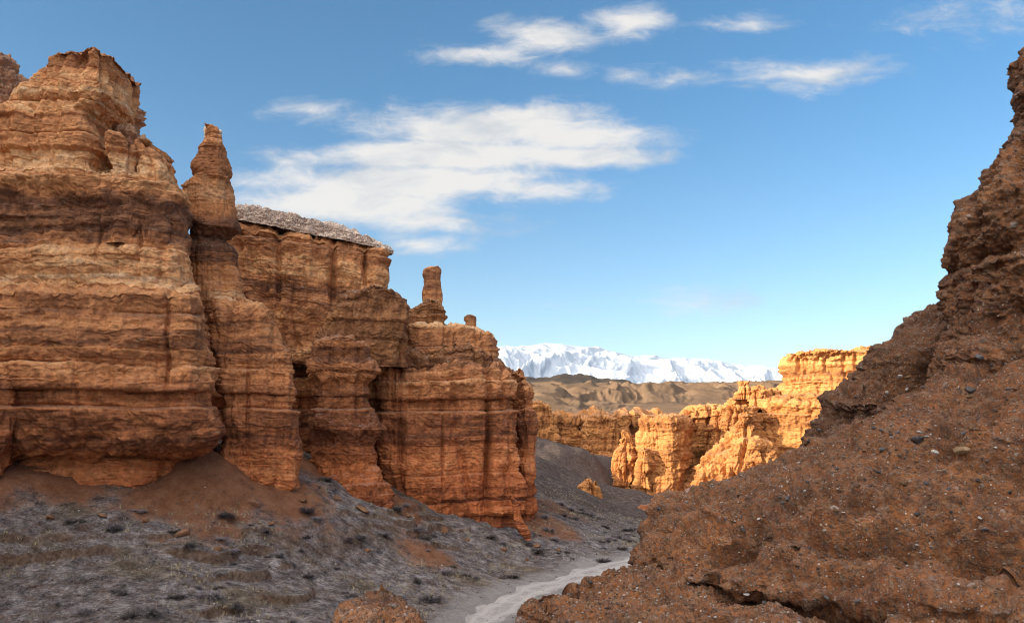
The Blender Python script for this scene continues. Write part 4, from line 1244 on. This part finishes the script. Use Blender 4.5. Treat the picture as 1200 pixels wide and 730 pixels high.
ST_M = {'grey': simple_mat('grey_stone', [(0.35, (0.07, 0.065, 0.07)), (0.65, (0.20, 0.185, 0.19))], 2.5),
        'dark': simple_mat('dark_stone', [(0.35, (0.05, 0.045, 0.047)), (0.65, (0.13, 0.115, 0.115))], 2.5),
        'brown': simple_mat('brown_stone', [(0.35, (0.10, 0.058, 0.035)), (0.65, (0.26, 0.16, 0.09))], 2.5),
        'white': simple_mat('white_stone', [(0.35, (0.42, 0.40, 0.38)), (0.65, (0.72, 0.70, 0.67))], 2.5),
        'tan': simple_mat('tan_stone', [(0.35, (0.20, 0.13, 0.075)), (0.65, (0.33, 0.23, 0.14))], 1.6)}
ST_MESH = {k: [stone_mesh(500+i*3+len(k), m) for i in range(4)] for k, m in ST_M.items()}


def put_stone(c, r_, size_px, kind, label, group=None, name='loose_stone'):
    h_ = on_surface(c, r_)
    if h_ is None:
        return
    p, nn = h_
    sz = size_px/F*p[1]/2
    o = bpy.data.objects.new(name, ST_MESH[kind][RNG.randint(4)])
    COL.objects.link(o)
    o.location = p+nn*sz*0.12
    o.scale = (sz*RNG.uniform(0.9, 1.25), sz, sz*RNG.uniform(0.75, 1.0))
    o.rotation_euler = (RNG.uniform(-0.5, 0.5), RNG.uniform(-0.5, 0.5), RNG.uniform(0, 6.28))
    tag(o, label, 'stone', group)


put_stone(1125, 529, 27, 'tan', 'square tan block, largest loose stone on the rubble slope', name='stone_block')
put_stone(1052, 442, 8, 'white', 'bright white stone set in the dark ridge wall')
put_stone(1037, 460, 7, 'white', 'second pale stone in the dark ridge wall, just below the bright white one')
put_stone(1145, 419, 13, 'grey', 'grey flat stone stuck in the dark wall under the tower')
put_stone(1096, 528, 9, 'white', 'flat pale stone left of the square tan block')
put_stone(1075, 516, 16, 'dark', 'dark angular stone upper left of the square tan block')
put_stone(1135, 455, 15, 'dark', 'big dark stone high on the slope below the tower')
for kk, (c0, r0, sx, sy, n_) in enumerate([(1100, 480, 55, 30, 40), (1060, 520, 70, 25, 45), (930, 575, 80, 22, 45), (1000, 600, 130, 60, 60), (900, 690, 150, 22, 45)]):
    for i in range(n_):
        c = RNG.normal(c0, sx); r_ = RNG.normal(r0, sy)
        if not (640 < c < 1198 and 380 < r_ < 728):
            continue
        kd = RNG.choice(['grey', 'dark', 'dark', 'brown', 'brown', 'white'], p=[0.3, 0.08, 0.08, 0.24, 0.22, 0.08])
        put_stone(c, r_, 3+6*RNG.rand()**2, kd, kd+' angular stone lying loose on the rubble slope', kd+' stones loose on the rubble slope')



def slope_gravel():
    """fine stones weathered out of the conglomerate, lying all over it"""
    P = []
    for (o_, pp, nn) in surf:
        u = (pp[:, 0]/pp[:, 1])*F+600; v = HZ-(pp[:, 2]/pp[:, 1])*F
        face = -(nn*pp).sum(1)/np.linalg.norm(pp, axis=1)
        m = (u > 560) & (u < 1330) & (v > 20) & (v < 800) & (face > 0.05) & (nn[:, 2] > -0.15)
        idx = np.nonzero(m)[0]
        wgt = (0.25+np.clip(nn[idx, 2], 0, 1))*(0.25+smooth(-0.25, 0.5, fbm(pp[idx]*1.3, 3, 330)))
        pick = RNG.choice(idx, min(3400, len(idx)), replace=False, p=wgt/wgt.sum())
        P.append(pp[pick]+nn[pick]*0.004)
    p = np.concatenate(P)
    gravel('slope_gravel', p[:, 0], p[:, 1], p[:, 2], 0.008+0.030*RNG.rand(len(p))**2.2,
           [(0.0, (0.05, 0.042, 0.042)), (0.3, (0.13, 0.085, 0.06)), (0.55, (0.27, 0.16, 0.09)), (0.75, (0.20, 0.18, 0.175)), (0.95, (0.34, 0.30, 0.28)), (1.0, (0.48, 0.45, 0.42))], 9)


slope_gravel()


# blocks fallen from the cliffs
FALL = [(170, 600, 54.5, 0.35), (215, 612, 54, 0.5), (120, 603, 53.5, 0.3), (300, 596, 59.5, 0.45), (318, 604, 58.5, 0.28), (355, 592, 63, 0.35), (395, 598, 66, 0.4), (425, 606, 66.5, 0.55), (478, 606, 71, 0.4), (520, 624, 74, 0.5), (548, 630, 74.5, 0.3),
        (590, 640, 75, 0.45), (628, 636, 78, 0.5), (655, 640, 78, 0.3), (618, 650, 74, 0.28), (255, 640, 53, 0.3), (430, 640, 62, 0.25), (60, 600, 52.5, 0.4)]
FALL_ME = []
for i in range(5):
    co, tri = stone_shape(700+i, 3, 0.8)
    me = set_mesh('fallen_rock', co, np.zeros((0, 4), int), [simple_mat('fallen_sandstone', [(0.3, (0.10, 0.05, 0.032)), (0.5, (0.21, 0.11, 0.065)), (0.7, (0.31, 0.19, 0.12))], 2.0)], tris=tri)
    me.shade_flat()
    FALL_ME.append(me)
for i, (c, r_, d, sz) in enumerate(FALL):
    p = px(c, r_, d)
    z = float(ground_z(np.array([p[0]]), np.array([p[1]]))[0])
    o = bpy.data.objects.new('fallen_rock', FALL_ME[i % 5])
    COL.objects.link(o)
    o.location = (p[0], p[1], z+sz*0.2)
    o.scale = (sz*RNG.uniform(0.9, 1.4), sz, sz*RNG.uniform(0.7, 1.0))
    o.rotation_euler = (RNG.uniform(-0.4, 0.4), RNG.uniform(-0.4, 0.4), RNG.uniform(0, 6.28))
    tag(o, 'small angular sandstone block fallen onto the scree below the left cliffs', 'rock', 'blocks fallen below the left cliffs')
